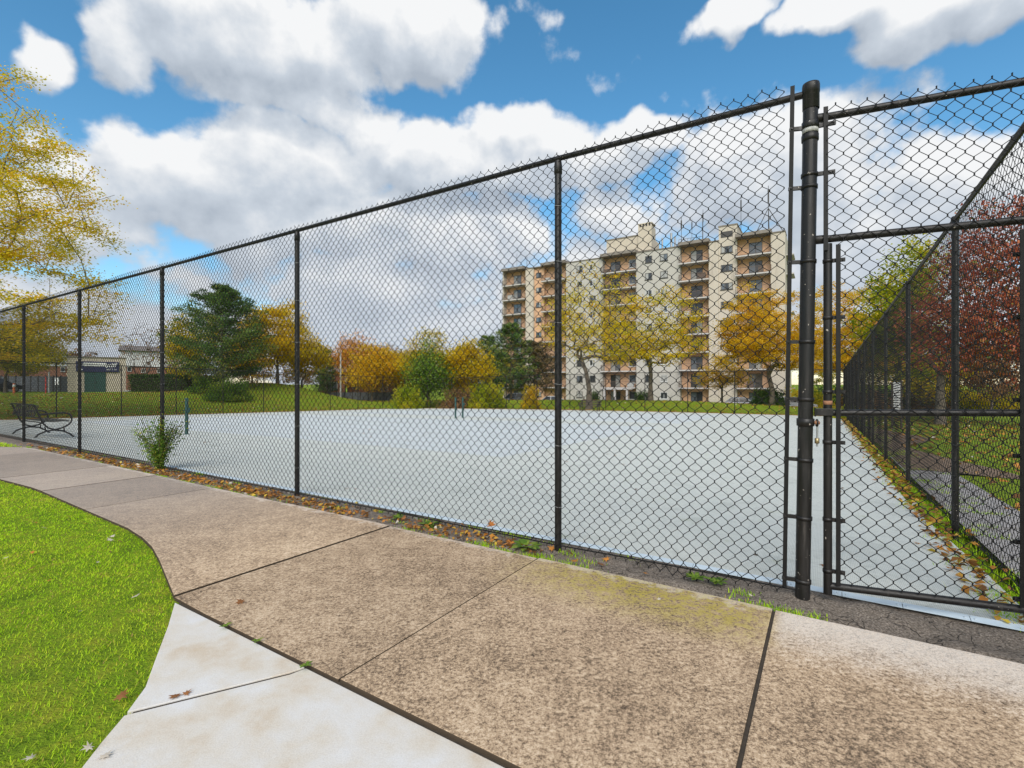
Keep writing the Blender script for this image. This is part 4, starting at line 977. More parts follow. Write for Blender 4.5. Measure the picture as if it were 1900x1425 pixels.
for u, v, s, m, lab in [(912, 978, .10, 'fallen_orange', 'large orange maple leaf upright against the fence mesh'), (205, 1002, .09, 'fallen_pale', 'pale dry leaf lying on the lawn near the slab joint'), (252, 1108, .085, 'fallen_pale', 'pale dry leaf on the lawn by the path tip'),
                         (310, 1028, .06, 'fallen_pale', 'pale leaf at the rim of the brown slab'), (502, 962, .07, 'fallen_pale', 'whitish leaf lying alone on the brown slab'), (165, 1388, .07, 'fallen_pale', 'pale leaf on the corner where lawn meets path'), (195, 1398, .075, 'fallen_pale', 'pale curled leaf on the concrete path edge'),
                         (58, 1408, .07, 'fallen_pale', 'white leaf deep in the lawn by the path'), (325, 1288, .06, 'fallen_brown', 'brown curled leaf over the path joint'), (345, 1283, .05, 'fallen_brown', 'red-brown leaf next to the joint of the path'), (225, 1292, .07, 'fallen_brown', 'tan leaf on lawn edge beside the path'),
                         (447, 1117, .07, 'fallen_brown', 'grey-brown stick-like leaf on the slab corner'), (1223, 1113, .05, 'fallen_pale', 'small pale leaf on the moss'), (1393, 1110, .05, 'fallen_pale', 'pale leaf scrap at the asphalt edge')]:
    a, n = gan(u, v); z = .004 if n > 1.46 and a > -3.4 else -.008
    if (a, n) and in_poly(np.array([a]), np.array([n]), LAWN)[0]: z = .004
    if n > 3.3: z = .02
    fleaf(a, n, z, s * (.72 if m == 'fallen_pale' else 1), m, lab, tilt=1.0 if u == 912 else .45)
for i in range(110):
    a = -random.uniform(1.0, 15); n = random.uniform(3.36, 3.62); fleaf(a, n, .016, random.uniform(.05, .10), random.choice(['fallen', 'fallen_orange', 'fallen_brown', 'fallen']), 'dry autumn leaf among the litter along the fence foot', 'autumn leaves along the fence foot', .5)
for i in range(70):
    n = random.uniform(3.6, 16) ; a = random.uniform(.80, 1.0) if random.random() < .8 else random.uniform(.1, .8); fleaf(a, n, float(z_court(a, n)) + .016, random.uniform(.05, .10), random.choice(['fallen', 'fallen_orange', 'fallen']), 'autumn leaf lying along the foot of the receding fence', 'autumn leaves by the receding fence', .4)
for i in range(34):
    a = -random.uniform(-.3, 14); n = random.uniform(4.0, 14); fleaf(a, n, float(z_court(a, n)) + .014, random.uniform(.05, .09), random.choice(['fallen', 'fallen_brown']), 'single dry leaf blown onto the pale court', 'leaves blown onto the court', .2)
for i in range(90):
    while True:
        a, n = random.uniform(-9, -2), random.uniform(-.8, 2)
        if in_poly(np.array([a]), np.array([n]), LAWN)[0]: break
    fleaf(a, n, -.004, random.uniform(.03, .06), random.choice(['fallen_brown', 'fallen_orange', 'fallen_pale', 'fallen']), 'small dry leaf caught in the bright lawn', 'small leaves in the lawn', .5)
def litter(name, label, pts, size, rg, mat='fallen'):
    V, Fq = leaves_np(pts, size, rg, 1.6, .7); tag(ob(name, np_mesh(name, V, Fq, np.clip(rg.normal(.5, .25, len(pts)), 0, 1)), mat, rz=ROTZ), label, 'leaf litter', kind='stuff')
rg = np.random.default_rng(8)
n = 9000; s = rg.choice(3, n, p=[.45, .35, .2]); a = np.where(s == 0, rg.uniform(AL, AR, n), np.where(s == 1, AL + .3 + np.abs(rg.normal(0, .25, n)), AR - .12 + rg.normal(0, .09, n)))
nn_ = np.where(s == 0, NB - .15 - np.abs(rg.normal(0, .3, n)), np.where(s == 1, rg.uniform(NF, NB, n), rg.uniform(3.8, NB, n)))
litter('leaf_litter', 'orange leaf litter drifted along the court edges', np.stack([a, nn_, z_court(a, nn_) + .022 + rg.uniform(0, .025, n)], -1), .075, rg)
n = 7000; a = rg.uniform(-60, 8, n); nn_ = rg.uniform(NB + .3, 56, n); litter('leaf_litter', 'scattered leaves on the lawn before the apartment block', np.stack([a, nn_, z_ground(a, nn_) - .03 + rg.uniform(0, .04, n)], -1), .16, rg)
n = 9000; a = rg.uniform(-62, AL - .4, n); nn_ = rg.uniform(2, 36, n) ; litter('leaf_litter', 'fallen leaves under the golden maple beyond the court end', np.stack([a, nn_, z_ground(a, nn_) - .03 + rg.uniform(0, .04, n)], -1), .16, rg)
n = 4500; a = rg.uniform(1.6, 14, n); nn_ = rg.uniform(4, 40, n) ** 1.0; litter('leaf_litter', 'brown and red leaves scattered under the red maples', np.stack([a, nn_, z_ground(a, nn_) - .02 + rg.uniform(0, .04, n)], -1), .13, rg)
n = 1700; a = -rg.choice(np.array([2.4, 3.1, 4.4, 5.0, 5.8, 6.3, 7.0, 7.6, 8.3, 9.0, 9.8, 10.6, 11.5, 12.5, 13.5]), n) + rg.normal(0, .28, n); nn_ = rg.normal(3.46, .08, n).clip(3.34, 3.72); litter('leaf_litter', 'crumbled brown leaves in the asphalt strip under the fence', np.stack([a, nn_, .008 + rg.uniform(0, .02, n)], -1), .05, rg)

# ------------------------------------------------------------------ furniture on and by the courts
def iron_bench():
    t = thing('iron_bench', 'black wrought-iron bench with curved legs on the court inside the fence', 'bench', W(-18.0, 4.25, float(z_court(-18.0, 4.4)) + .012), ROTZ)
    L = 1.9      # along x from -L/2 to L/2, back at y=0, seat faces +y
    def side(x):
        b = MB(); r = .021
        back = [(x, -.20, .88), (x, -.17, .83), (x, -.10, .62), (x, -.02, .40), (x, .08, .27), (x, .22, .215), (x, .36, .25), (x, .50, .33), (x, .56, .43), (x, .55, .55), (x, .50, .62), (x, .40, .65), (x, .20, .645), (x, -.08, .62)]
        b.tube(back, r, 8); b.tube([(x, -.20, .0), (x, -.10, .12), (x, .05, .185), (x, .20, .205), (x, .38, .17), (x, .52, .08), (x, .60, .0)], r, 8)
        b.tube([(x, .02, .31), (x, .03, .19)], .012, 6); b.tube([(x, .40, .265), (x, .41, .15)], .012, 6)
        return b
    for x in (-L / 2, L / 2): side(x).build('end_frame', 'wrought_iron', t)
    for k in range(11):
        y = -.02 + .05 * k; z = .415 + .03 * (k / 10 - .5) ** 2 * 4
        MB().box(-L / 2, L / 2, y, y + .03, z, z + .008).build('slat', 'wrought_iron', t)
    MB().tube([(-L / 2, -.02, .41), (L / 2, -.02, .41)], .014, 8).build('seat_rail', 'wrought_iron', t)
    MB().tube([(-L / 2, .5, .42), (L / 2, .5, .42)], .014, 8).build('seat_rail', 'wrought_iron', t)
    MB().tube([(-L / 2, -.2, .88), (L / 2, -.2, .88)], .016, 8).build('back_rail', 'wrought_iron', t)
    MB().tube([(-L / 2, -.075, .54), (L / 2, -.075, .54)], .014, 8).build('back_rail', 'wrought_iron', t)
    for k in range(6):
        cx = -L / 2 + L * (k + .5) / 6; b = MB()
        for sx_ in (-1, 1):
            b.tube([(cx + sx_ * .075 + .07 * math.cos(q), -.137 + .045 * math.sin(q), .71 + .15 * math.sin(q)) for q in np.linspace(0, 2 * math.pi, 17)], .008, 5, False)
        b.tube([(cx + .05 * math.cos(q), -.137 + .015 * math.sin(q), .71 + .05 * math.sin(q)) for q in np.linspace(0, 2 * math.pi, 13)], .007, 5, False)
        b.build('scroll_panel', 'wrought_iron', t)
iron_bench()
def net_post(a, n, label, h=1.07, rz=0, winch=True):
    z = gz(a, n) + .01; t = thing('net_post', label, 'net post', W(a, n, z), ROTZ + rz)
    MB().tube([(0, 0, -.1), (0, 0, h)], .045, 14).lathe([(.045, 0), (.05, .004), (.05, .03), (0, .045)], (0, 0, h - .02), 14).build('post', 'dark_green_paint', t)
    if winch: MB().box(.04, .10, -.05, .05, h * .62, h * .74).tube([(.07, -.05, h * .68), (.07, -.12, h * .68), (.07, -.12, h * .60)], .01, 6).build('winch', 'dark_green_paint', t)
    MB().lathe([(.09, 0), (.085, .012), (.046, .03)], (0, 0, 0), 14).build('sleeve', 'dark_green_paint', t)
net_post(-16.1, 7.2, 'green net post standing alone behind the wild shrub')
net_post(-16.1, 19.9, 'plain green net post without crank next to the cranked one mid-court', 1.07, 0, False)
net_post(-16.1 , 20.5, 'green net post with crank in the adjacent mid-court pair')
for o in [x for x in bpy.data.objects if x.name.startswith('net_post')]: pass
def park_bench():
    a, n = AN((1092 - CX) / F * 37.2, 37.2); z = gz(a, n); t = thing('park_bench', 'dark slatted park bench on the lawn under the thin-leaved honey locust', 'bench', W(a, n, z - .03), ROTZ)
    for k in range(4): MB().box(-.85, .85, -.02 + k * .11, .06 + k * .11, .43, .465).build('slat', 'timber_dark', t)
    for k in range(3): MB().box(-.85, .85, .42 + .02 * k, .445 + .02 * k, .52 + k * .13, .60 + k * .13).build('backrest_board', 'timber_dark', t)
    for x in (-.7, .7): MB().box(x - .03, x + .03, -.02, .04, 0, .43).box(x - .03, x + .03, .36, .42, 0, .86).box(x - .03, x + .03, .0, .4, .38, .428).box(x - .03, x + .03, -.02, .40, .60, .64).box(x - .03, x + .03, -.02, .03, .465, .6).build('leg', 'wrought_iron', t)
park_bench()

# ------------------------------------------------------------------ apartment block
NBD = 81.6; ZB = -2.05; FH = 2.84; NFL = 9; ZT = ZB + FH * NFL
def ua(u): return a_at(u, NBD)
apt = thing('apartment_block', 'tall cream apartment block with peach balcony bays and rooftop antennas', 'building', W(0, 0, 0), ROTZ)
BK = 16.
def wallbox(u0, u1, n_, m, z1=ZT, z0=ZB - .6, name='wall'):
    return MB().box(ua(u0), ua(u1), n_, NBD + BK, z0, z1).build(name, m, apt)
def window(a0, a1, z0, z1, n_, rnd, fr='frame_white', parts=2):
    t_ = .07; w = MB().box(a0, a1, n_ - .04, n_ + .05, z0, z0 + t_).box(a0, a1, n_ - .04, n_ + .05, z1 - t_, z1).box(a0, a0 + t_, n_ - .039, n_ + .05, z0 + t_, z1 - t_).box(a1 - t_, a1, n_ - .039, n_ + .05, z0 + t_, z1 - t_)
    for k in range(1, parts): x = a0 + (a1 - a0) * k / parts; w.box(x - .03, x + .03, n_ - .035, n_ + .05, z0 + t_, z1 - t_)
    w.box(a0 - .08, a1 + .08, n_ - .10, n_ - .041, z0 - .10, z0 - .001)
    o = w.build('window', fr, apt)
    for k in range(parts):
        x0 = a0 + t_ + (a1 - a0 - 2 * t_) * k / parts; x1 = a0 + t_ + (a1 - a0 - 2 * t_) * (k + 1) / parts
        MB().box(x0 + .031, x1 - .031, n_ - .01, n_ + .02, z0 + t_, z1 - t_).build('pane', rnd.choice(['pane_dark', 'pane_mid', 'pane_dark', 'pane_curtain']), o)
rnd = random.Random(4)
# flush walls (order from the far left end to the right end), bays lie 1.1 m back
wallbox(935, 975, NBD + 1.1, 'wall_peach'); wallbox(975, 990, NBD, 'wall_cream'); wallbox(990, 1008, NBD + .35, 'wall_peach'); wallbox(1008, 1050, NBD + 1.1, 'wall_peach')
wallbox(1050, 1118, NBD, 'wall_grey_cream'); wallbox(1118, 1180, NBD + 1.1, 'wall_peach'); wallbox(1180, 1262, NBD, 'wall_grey_cream')
wallbox(1262, 1315, NBD + 1.1, 'wall_peach'); wallbox(1315, 1333, NBD, 'wall_cream'); wallbox(1333, 1367, NBD + .25, 'wall_cream', ZT + 2.2, name='stair_tower'); wallbox(1367, 1430, NBD + 1.1, 'wall_peach'); wallbox(1430, 1457, NBD, 'wall_cream')
MB().box(ua(932.5), ua(935), NBD, NBD + BK, ZB - .6, ZT).build('wall', 'wall_cream', apt)
def bay(u0, u1, du0, du1, win=None):
    a0, a1 = ua(u0), ua(u1); nb_ = NBD + 1.1
    for k in range(NFL):
        z = ZB + FH * k
        if k:
            sl = MB().box(a0 - .12, a1 + .12, NBD - .75, nb_ - .002, z - .20, z - .01).build('balcony_slab', 'slab_concrete', apt)
            rl = MB(); y = NBD - .68; kx = int((a1 - a0) / .16)
            rl.box(a0 - .08, a1 + .08, y - .025, y + .025, z + .98, z + 1.03); rl.box(a0 - .08, a1 + .08, y - .02, y + .02, z + .06, z + .10)
            for j in range(kx + 1): x = a0 - .06 + (a1 - a0 + .12) * j / kx; rl.box(x - .012, x + .012, y - .012, y + .012, z - .01, z + .98)
            for x in (a0 - .08, a1 + .08):
                rl.box(x - .02, x + .02, y + .026, NBD - .03, z + .98, z + 1.03)
                for j in range(3): rl.box(x - .012, x + .012, y + .16 + .17 * j, y + .184 + .17 * j, z - .01, z + .98)
            rl.build('railing', 'railing_paint', sl)
            if rnd.random() < .35:
                x = rnd.uniform(a0 + .2, a1 - 1.2); MB().box(x, x + rnd.uniform(.6, 1.2), NBD - .55, NBD - .1, z - .009, z + rnd.uniform(.5, 1.0)).build('balcony_box', rnd.choice(['frame_dark', 'railing_paint', 'frame_white']), sl)
        d0, d1 = ua(du0), ua(du1); t_ = .06; zt = z + 2.12
        dr = MB().box(d0, d1, nb_ - .05, nb_ + .03, zt - t_, zt).box(d0, d0 + t_, nb_ - .049, nb_ + .03, z, zt - t_).box(d1 - t_, d1, nb_ - .049, nb_ + .03, z, zt - t_).box((d0 + d1) / 2 - .04, (d0 + d1) / 2 + .04, nb_ - .048, nb_ + .03, z, zt - t_).box(d0 + t_, d1 - t_, nb_ - .047, nb_ + .03, z - .005, z + .06).build('sliding_door', 'frame_dark', apt)
        m_ = (d0 + d1) / 2
        for x0, x1 in ((d0 + t_, m_ - .041), (m_ + .041, d1 - t_)): MB().box(x0, x1, nb_ - .02, nb_ + .01, z + .06, zt - t_).build('pane', rnd.choice(['pane_dark', 'pane_mid', 'pane_curtain', 'pane_dark']), dr)
        if win: window(ua(win[0]), ua(win[1]), z + .75, z + 2.1, nb_, rnd, 'frame_white', 1)
    MB().box(a0 - .15, a1 + .15, NBD - .85, NBD + 3, ZT + .004, ZT + .50).build('roof_slab', 'roof_edge', apt)
for args in ((935, 975, 948, 962), (1008, 1050, 1024, 1038), (1118, 1180, 1129, 1147, (1163, 1177)), (1262, 1315, 1279, 1301), (1367, 1430, 1388, 1413)): bay(*args)
for k in range(NFL):
    z = ZB + FH * k
    for u0, u1 in ((1070, 1081), (1094, 1105), (1197, 1210), (1225, 1239)):
        if k == 0 and u0 in (1094, 1197): continue
        window(ua(u0), ua(u1), z + .95, z + 2.05, NBD, rnd, rnd.choice(['frame_white', 'frame_dark']))
    if k: window(ua(1337), ua(1359), z + .95, z + 1.95, NBD + .25, rnd, 'frame_dark', 3)
    window(ua(993), ua(1003), z + 1.0, z + 1.9, NBD + .35, rnd, 'frame_dark')
MB().box(ua(1337), ua(1359), NBD + .21, NBD + .3, ZT + .5, ZT + 1.4).build('window', 'frame_dark', apt)
for u0, u1 in ((975, 1008), (1050, 1118), (1180, 1262), (1315, 1333), (1430, 1457)): MB().box(ua(u0) - .05, ua(u1) + .05, NBD - .12, NBD + 2.9, ZT + .006, ZT + .16).build('parapet_cap', 'roof_edge', apt)
MB().box(ua(1333) - .08, ua(1367) + .08, NBD + .17, NBD + 6, ZT + 2.203, ZT + 2.4).build('parapet_cap', 'roof_edge', apt)
pw = MB().box(ua(1120), ua(1198), NBD + 1.4, NBD + 8, ZT + .51, ZT + 3.3).build('penthouse', 'beige_block', apt)
MB().box(ua(1120) - .1, ua(1180), NBD + 1.3, NBD + 8.1, ZT + 3.303, ZT + 3.5).build('penthouse_roof', 'roof_edge', pw)
ch = MB().box(ua(1181), ua(1206), NBD + .9, NBD + 3.2, ZT + .515, ZT + 4.55).box(ua(1181) - .05, ua(1206) + .05, NBD + .85, NBD + 3.25, ZT + 5.0, ZT + 5.15)
for q in range(5): x = ua(1181) + (ua(1206) - ua(1181) - .2) * q / 4; ch.box(x, x + .2, NBD + .9, NBD + 1.1, ZT + 4.55, ZT + 5.0)
ch.box(ua(1181) + .22, ua(1206) - .22, NBD + 1.15, NBD + 3.0, ZT + 4.551, ZT + 4.99)
ch.build('chimney', 'beige_block', apt); MB().box(ua(1181) + .21, ua(1206) - .21, NBD + .99, NBD + 1.08, ZT + 4.56, ZT + 4.99).build('louvre', 'frame_dark', apt)
for u, h, r in ((948, 3.4, .04), (967, 2.6, .07), (1222, 2.0, .22), (1239, 2.6, .3), (1246, 1.9, .25), (1258, 5.0, .07), (1278, 4.4, .05), (1298, 3.6, .06), (1299, 5.6, .05), (1371, 6.6, .06), (1423, 7.4, .07)):
    an = MB().tube([(ua(u), NBD + 2.2, ZT + .1), (ua(u), NBD + 2.2, ZT + .5 + h)], r * .6, 6)
    if r < .1 and h > 4: an.tube([(ua(u), NBD + 2.2, ZT + h * .72), (ua(u), NBD + 2.2, ZT + h * .98)], r * 1.7, 6)
    if u == 1423:
        for sx_, sy_ in ((-1.2, -.9), (1.4, -.9), (0, 1.6)): an.tube([(ua(u), NBD + 2.2, ZT + 4.5), (ua(u) + sx_ * 1.5, NBD + 2.2 + sy_, ZT + .3)], .06, 5)
    an.build('antenna', 'galvanised' if r > .1 else 'frame_dark', apt)
ra = MB()
for j in range(9): x = ua(1255) + (ua(1300) - ua(1255)) * j / 8; ra.tube([(x, NBD + 1.6, ZT + .15), (x, NBD + 1.6, ZT + 1.6)], .025, 4)
ra.tube([(ua(1255), NBD + 1.6, ZT + 1.6), (ua(1300), NBD + 1.6, ZT + 1.6)], .03, 4); ra.build('roof_railing', 'frame_dark', apt)
# side balconies of the end wall
for k in range(1, NFL):
    z = ZB + FH * k; MB().box(ua(1457) + .005, ua(1457) + 1.0, NBD + 2, NBD + 6, z - .18, z).build('balcony_slab', 'slab_concrete', apt)
cn_ = MB().box(ua(1128), ua(1176), NBD - 3.0, NBD - .76, ZB + 2.45, ZB + 2.63)
for u in (1131, 1150, 1172): cn_.box(ua(u), ua(u) + .3, NBD - 2.9, NBD - 2.6, ZB - .3, ZB + 2.45)
cn_.build('entrance_canopy', 'slab_concrete', apt)

# ------------------------------------------------------------------ houses beyond the court end
def house(name, label, u0, u1, Y, ztop, zbase, wallm, upper=None, zsplit=None, roofm='shingles', roofh=1.2, wins=(), depth_=8, flat=False, cat='house', rz=0):
    x0, x1 = (u0 - CX) / F * Y, (u1 - CX) / F * Y; xm = (x0 + x1) / 2; w = (x1 - x0) / 2
    rz = math.atan2(-xm, Y); t = thing(name, label, cat, (xm, Y, zbase), rz); t.scale = (math.cos(rz), 1, 1)
    h = ztop - zbase; hs = (zsplit - zbase) if zsplit else h
    MB().box(-w, w, 0, depth_, -.8, hs).build('wall', wallm, t)
    if upper: MB().box(-w - .06, w + .06, -.15, depth_ + .1, hs + .003, h).build('upper_wall', upper, t)
    if flat: MB().box(-w - .15, w + .15, -.3, depth_ + .2, h + .003, h + .25).build('roof', roofm, t)
    else:
        MB().add([(-w - .4, -.6, h + .004), (w + .4, -.6, h + .004), (w + .4, depth_ + .4, h + .004), (-w - .4, depth_ + .4, h + .004), (-w - .4, depth_ / 2, h + roofh), (w + .4, depth_ / 2, h + roofh)],
                 [(0, 3, 2, 1), (0, 1, 5, 4), (2, 3, 4, 5), (1, 2, 5), (3, 0, 4)]).build('roof', roofm, t)
    for (wu0, wu1, wv0, wv1) in wins:
        a0, a1 = (wu0 - CX) / F * Y - xm, (wu1 - CX) / F * Y - xm; z1, z0 = z_at(wv0, Y) - zbase, z_at(wv1, Y) - zbase; y = -.05 if not upper or z0 < hs else -.2
        fr = MB(); k = max(1, int(round((a1 - a0) / .8))); tt = .07
        fr.box(a0, a1, y - .05, y + .06, z0, z0 + tt).box(a0, a1, y - .05, y + .06, z1 - tt, z1).box(a0, a0 + tt, y - .049, y + .06, z0 + tt, z1 - tt).box(a1 - tt, a1, y - .049, y + .06, z0 + tt, z1 - tt)
        for j in range(1, k): x = a0 + (a1 - a0) * j / k; fr.box(x - .035, x + .035, y - .048, y + .06, z0 + tt, z1 - tt)
        o = fr.build('window', 'frame_white', t); MB().box(a0 + tt, a1 - tt, y, y + .03, z0 + tt, z1 - tt).build('pane', 'pane_dark', o)
    return t
house('townhouse', 'white-sided townhouse row with brick base behind the bare grey tree', 226, 345, 74, z_at(652, 74), .2, 'brick_red', 'siding_white', z_at(681, 74), 'shingles', 1.0, [(237, 245, 681, 690), (262, 270, 684, 692), (291, 301, 683, 692)])
house('townhouse', 'white-sided townhouse row left of the entrance building', -60, 128, 76, z_at(655, 76), .2, 'brick_red', 'siding_white', z_at(678, 76), 'shingles', 1.0, [(20, 28, 681, 690), (60, 68, 681, 690), (116, 125, 679, 689)])
house('brick_house', 'brick house with white multi-pane windows beside the thin spruce', 594, 640, 76, z_at(690, 76), -1.2, 'brick_red', None, None, 'shingles', 1.6, [(604, 621, 696, 703), (604, 626, 709, 724)])
house('townhouse', 'white upper-storey house behind the brick house', 600, 632, 92, z_at(672, 92), -1.2, 'siding_white', None, None, 'shingles', 1.2, [(618, 626, 675, 681)])
house('brick_bungalow', 'low dark brick bungalow with a tall white-framed window', 645, 745, 80, z_at(698, 80), -1.3, 'brick_red', None, None, 'shingles', 1.5, [(706, 719, 709, 726), (655, 668, 706, 722)])
# small entrance building with navy sign
Yb = 57.; eb = thing('entrance_building', 'small beige entrance building with navy sign and dark green door', 'building', ((181 - CX) / F * Yb, Yb, .35), R(40)); eb.scale = (.77, .77, 1)
sx_ = lambda u: (u - 181) / F * Yb
hz = lambda v: z_at(v, Yb) - .35
MB().box(sx_(127), sx_(235), 0, 6, -.6, hz(664)).build('wall', 'beige_block', eb)
MB().box(sx_(126), sx_(236), -.12, 6.1, hz(664) + .003, hz(662)).build('roof', 'roof_edge', eb)
dr = MB().box(sx_(157), sx_(196), -.08, .05, -.1, hz(680)).build('door', 'door_green', eb)
MB().box(sx_(176) - .02, sx_(176) + .02, -.10, -.079, -.05, hz(690)).box(sx_(178), sx_(178) + .05, -.14, -.101, 1.0, 1.3).build('handle', 'frame_dark', dr)
sg = MB().box(sx_(142), sx_(221), -.20, -.09, hz(690), hz(671)).build('sign_board', 'navy', eb)
lt = MB()
def stroke(u0, v0, u1, v1, w=.06):
    p, q = Vector((sx_(u0), hz(v0))), Vector((sx_(u1), hz(v1))); d = (q - p).normalized(); nrm = Vector((-d.y, d.x)) * w
    lt.add([(p.x + s * nrm.x, y, p.y + s * nrm.y) for y in (-.235, -.201) for s in (-1, 1)] + [(q.x + s * nrm.x, y, q.y + s * nrm.y) for y in (-.235, -.201) for s in (-1, 1)],
           [(0, 1, 5, 4), (2, 6, 7, 3), (0, 4, 6, 2), (1, 3, 7, 5), (0, 2, 3, 1), (4, 5, 7, 6)])
# the lettering is half hidden behind leaves; only upright slanted strokes can be made out
for u in (146, 150, 154, 167, 171, 176, 181, 186, 190): stroke(u, 679, u + 1.6, 674.5)
for u, top in ((196, 675), (199.5, 675.5), (203, 675), (207, 674), (210, 674), (214, 672.8)): stroke(u, 681, u + 2.2, top, .07)
stroke(196, 681, 199.5, 681, .05); stroke(215, 673.5, 218.5, 673.5, .05); stroke(212, 677, 217.5, 676.6, .05)
for u in (198, 201, 204, 208, 212, 215): stroke(u, 685.4, u + 1.6, 685.4, .08)
for u in (146, 149, 152): stroke(u, 686, u + 1.6, 686, .06)
lt.build('lettering', 'white_paint', sg)
MB().box(sx_(156), sx_(197), -.26, -.201, hz(679.5), hz(673.5)).build('white_panel', 'white_paint', sg)  # plain white panel set on the navy board
MB().box(sx_(231), sx_(250), -1.2, -.2, .1, .28).build('step', 'slab_concrete', eb)

# hedge, dark screen fence, low wall, lamp pole, markers
def hedge(label, u0, u1, Y, h, dp, mat, seed, nl):
    x0, x1 = (u0 - CX) / F * Y, (u1 - CX) / F * Y; rg = np.random.default_rng(seed); w = (x1 - x0) / 2; a, n = AN((x0 + x1) / 2, Y)
    t = thing('hedge', label, 'hedge', ((x0 + x1) / 2, Y, gz(a, n) - .1))
    MB().box(-w + .25, w - .25, .25, dp - .25, 0, h - .25).build('branches', 'timber_dark', t)
    C = np.stack([rg.uniform(-w, w, nl), rg.uniform(0, dp, nl), rg.uniform(0, h, nl)], -1); k = rg.integers(0, 3, nl)
    C[k == 0, 1] = np.abs(rg.normal(0, .15, (k == 0).sum())); C[k == 1, 2] = h - np.abs(rg.normal(0, .15, (k == 1).sum())); C += rg.normal(0, .05, C.shape)
    V, Fq = leaves_np(C, .16, rg, .2); ob('foliage', np_mesh('foliage', V, Fq, rg.uniform(0, 1, nl)), mat, t)
hedge('long clipped dark green hedge right of the entrance building', 236, 348, 58, 2.1, 1.2, 'leaf_green', 5, 9000)
hedge('dark hedge continuing behind the round bushes', 345, 400, 60, 1.9, 1.2, 'leaf_green', 6, 4500)
def screen_fence(label, u0, u1, Y, z0, h, npan, m, rz=0.):
    x0, x1 = (u0 - CX) / F * Y, (u1 - CX) / F * Y; t = thing('screen_fence', label, 'fence', (x0, Y, z0), rz); l = (x1 - x0) / npan
    pm = MB().box(.06, l - .06, -.03, .03, .1, h).mesh('panel'); po = MB().box(-.06, .06, -.06, .06, -.3, h + .1).mesh('post')
    for k in range(npan): ob('panel', pm, m, t, (l * k, 0, 0))
    for k in range(npan + 1): ob('post', po, 'frame_dark', t, (l * k, 0, 0))
screen_fence('dark grey screen fence left of the entrance building', -40, 127, 58.5, .35, 1.9, 12, 'grey_screen')
screen_fence('low grey screen fence in front of the brick bungalow', 610, 742, 66, z_at(744, 66), 1.15, 9, 'grey_screen')
def pole(name, label, cat, u, Y, v0, v1, r, m, extra=None):
    z0, z1 = z_at(v1, Y), z_at(v0, Y); t = thing(name, label, cat, ((u - CX) / F * Y, Y, z0))
    MB().tube([(0, 0, -.4), (0, 0, z1 - z0)], [r, r * .85], 10).build('pole', m, t)
    if extra: extra(t, z1 - z0)
    return t
def lamp_head(t, h): MB().tube([(0, 0, h - .1), (0, -.3, h), (0, -.9, h + .05)], .045, 8).build('arm', 'frame_white', t); MB().box(-.12, .12, -1.5, -.9, h, h + .12).build('lamp_head', 'frame_white', t)
pole('street_lamp', 'white street lamp pole beside the brick house', 'lamp', 632, 64, 655, 740, .11, 'frame_white', lamp_head)
def signhead(t, h): MB().box(-.18, .18, -.06, -.03, h - .75, h - .05).build('sign_plate', 'white_paint', t)
pole('traffic_sign', 'small white sign on a post in front of the dark screen fence', 'sign', 106, 50, 700, 735, .03, 'galvanised', signhead)
def bands(t, h): MB().lathe([(.115, -.12), (.118, -.12), (.118, .12), (.115, .12)], (0, 0, h * .72), 12).build('reflective_band', 'white_paint', t)
pole('bollard', 'orange bollard with pale band near the dark screen fence', 'bollard', 26, 48, 711, 729, .11, 'orange_paint', bands)
pole('marker_post', 'slim red marker post next to the small white sign', 'marker', 85, 49, 699, 728, .06, 'red_paint')
pole('utility_pole', 'grey pole standing beside the small white sign', 'pole', 91, 52, 690, 729, .09, 'galvanised')
# white notice board beyond the side fence, seen nearly edge-on
Yn = 20.; nbx = thing('notice_board', 'narrow white notice board on dark posts beyond the receding fence', 'sign', ((1665 - CX) / F * Yn, Yn, z_at(766, Yn) - .25), ROTZ + R(6))
MB().box(-.06, -.03, -.12, .12, .0, 1.5).build('board', 'white_paint', nbx) if False else MB().box(-.14, .10, -.02, .02, .30, 1.5).build('board', 'white_paint', nbx)
MB().box(.10, .16, -.05, .05, -.5, 1.55).build('post', 'timber_dark', nbx); MB().box(-.20, -.14, -.05, .05, -.5, 1.45).build('post', 'timber_dark', nbx)

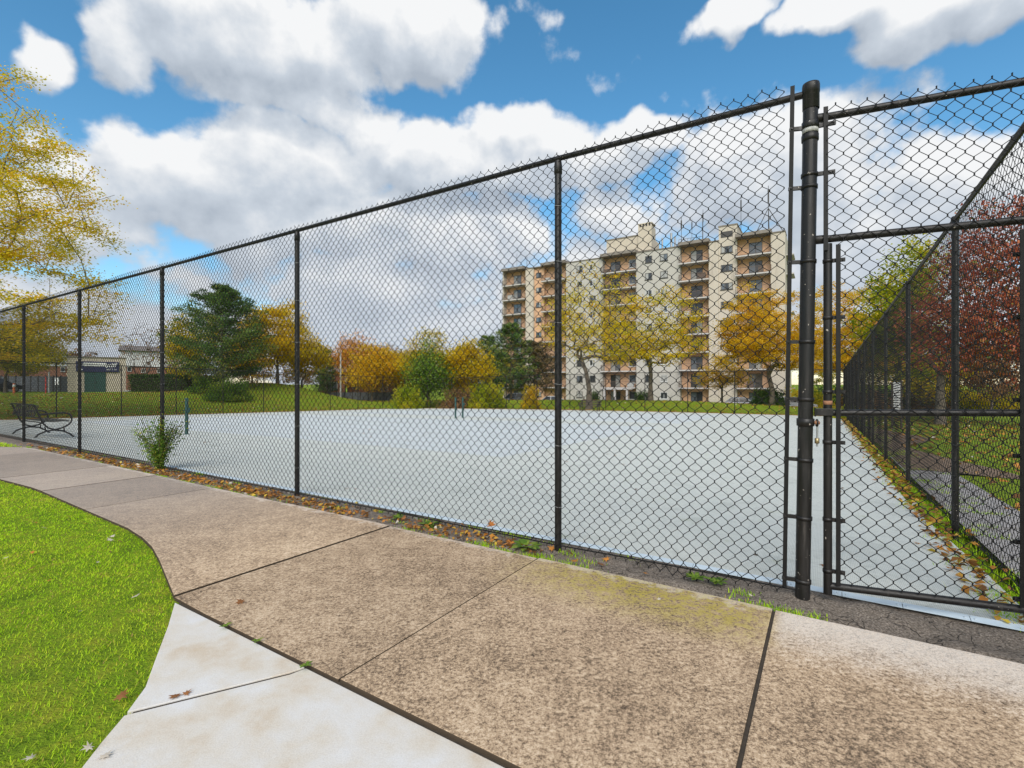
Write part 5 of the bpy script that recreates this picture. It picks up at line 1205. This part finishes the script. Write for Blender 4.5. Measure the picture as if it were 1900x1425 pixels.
# ------------------------------------------------------------------ parked cars
def make_car(label, m, u, Y, rz, zoff=0.):
    x = (u - CX) / F * Y; a, n = AN(x, Y); t = thing('parked_car', label, 'car', (x, Y, gz(a, n) + zoff), rz)
    prof = [(-2.2, .28), (-2.25, .55), (-2.15, .78), (-1.75, .88), (-1.2, .93), (.9, .93), (1.5, .86), (2.1, .72), (2.25, .52), (2.2, .28)]
    MB().extr(prof, -.86, .86).build('body', m, t, .05)
    cab = MB(); lo = [(-1.85, .90), (1.0, .92)]; hi = [(-1.2, 1.40), (-.9, 1.45), (.0, 1.46), (.3, 1.42)]
    vs = [(-1.85, s * .80, .90) for s in (-1, 1)] + [(1.05, s * .80, .92) for s in (-1, 1)] + [(-1.15, s * .62, 1.42) for s in (-1, 1)] + [(.25, s * .62, 1.44) for s in (-1, 1)]
    cab.add(vs, [(0, 1, 5, 4), (2, 6, 7, 3), (0, 4, 6, 2), (1, 3, 7, 5), (4, 5, 7, 6), (0, 2, 3, 1)]); gl = cab.build('windows', 'pane_dark', t)
    MB().add([(-1.2, -.64, 1.43), (.3, -.64, 1.45), (.3, .64, 1.45), (-1.2, .64, 1.43), (-1.1, -.56, 1.48), (.2, -.56, 1.50), (.2, .56, 1.50), (-1.1, .56, 1.48)], [(3, 2, 1, 0), (4, 5, 6, 7), (0, 1, 5, 4), (1, 2, 6, 5), (2, 3, 7, 6), (3, 0, 4, 7)]).build('roof', m, t)
    for sy in (-1, 1):
        pl = MB()
        for (xa, xb) in (((-1.87, .9), (-1.17, 1.44)), ((-.35, .92), (-.38, 1.45)), ((1.07, .92), (.27, 1.45))):
            pl.tube([(xa[0], sy * .81, xa[1]), (xb[0], sy * .63, xb[1])], .045, 6)
        pl.build('pillar', m, t)
        for x_ in (-1.35, 1.38):
            w = MB().tube([(x_, sy * .70, .31), (x_, sy * .88, .31)], .31, 16).build('wheel', 'rubber', t); MB().tube([(x_, sy * .80, .31), (x_, sy * .89, .31)], .19, 12).build('rim', 'chrome_rim', w)
        MB().box(2.12, 2.24, sy * .72 - .13, sy * .72 + .13, .58, .70).build('headlight', 'frame_white', t); MB().box(-2.26, -2.16, sy * .72 - .12, sy * .72 + .12, .62, .78).build('tail_light', 'red_paint', t)
    return t
make_car('silver parked car beyond the lawn below the apartment balconies', 'car_silver', 1378, 58, ROTZ + R(4), .1)
make_car('white parked car beside the dark bush under the amber locust', 'car_white', 1472, 54, ROTZ + R(2), .1)
make_car('silver-grey parked car behind the yellow sapling', 'car_silver', 960, 66, ROTZ + R(90))
make_car('dark parked car half hidden near the end of the townhouses', 'car_dark', -8, 55, R(85))
make_car('white parked car in front of the entrance canopy', 'car_white', 1030, 74, ROTZ)
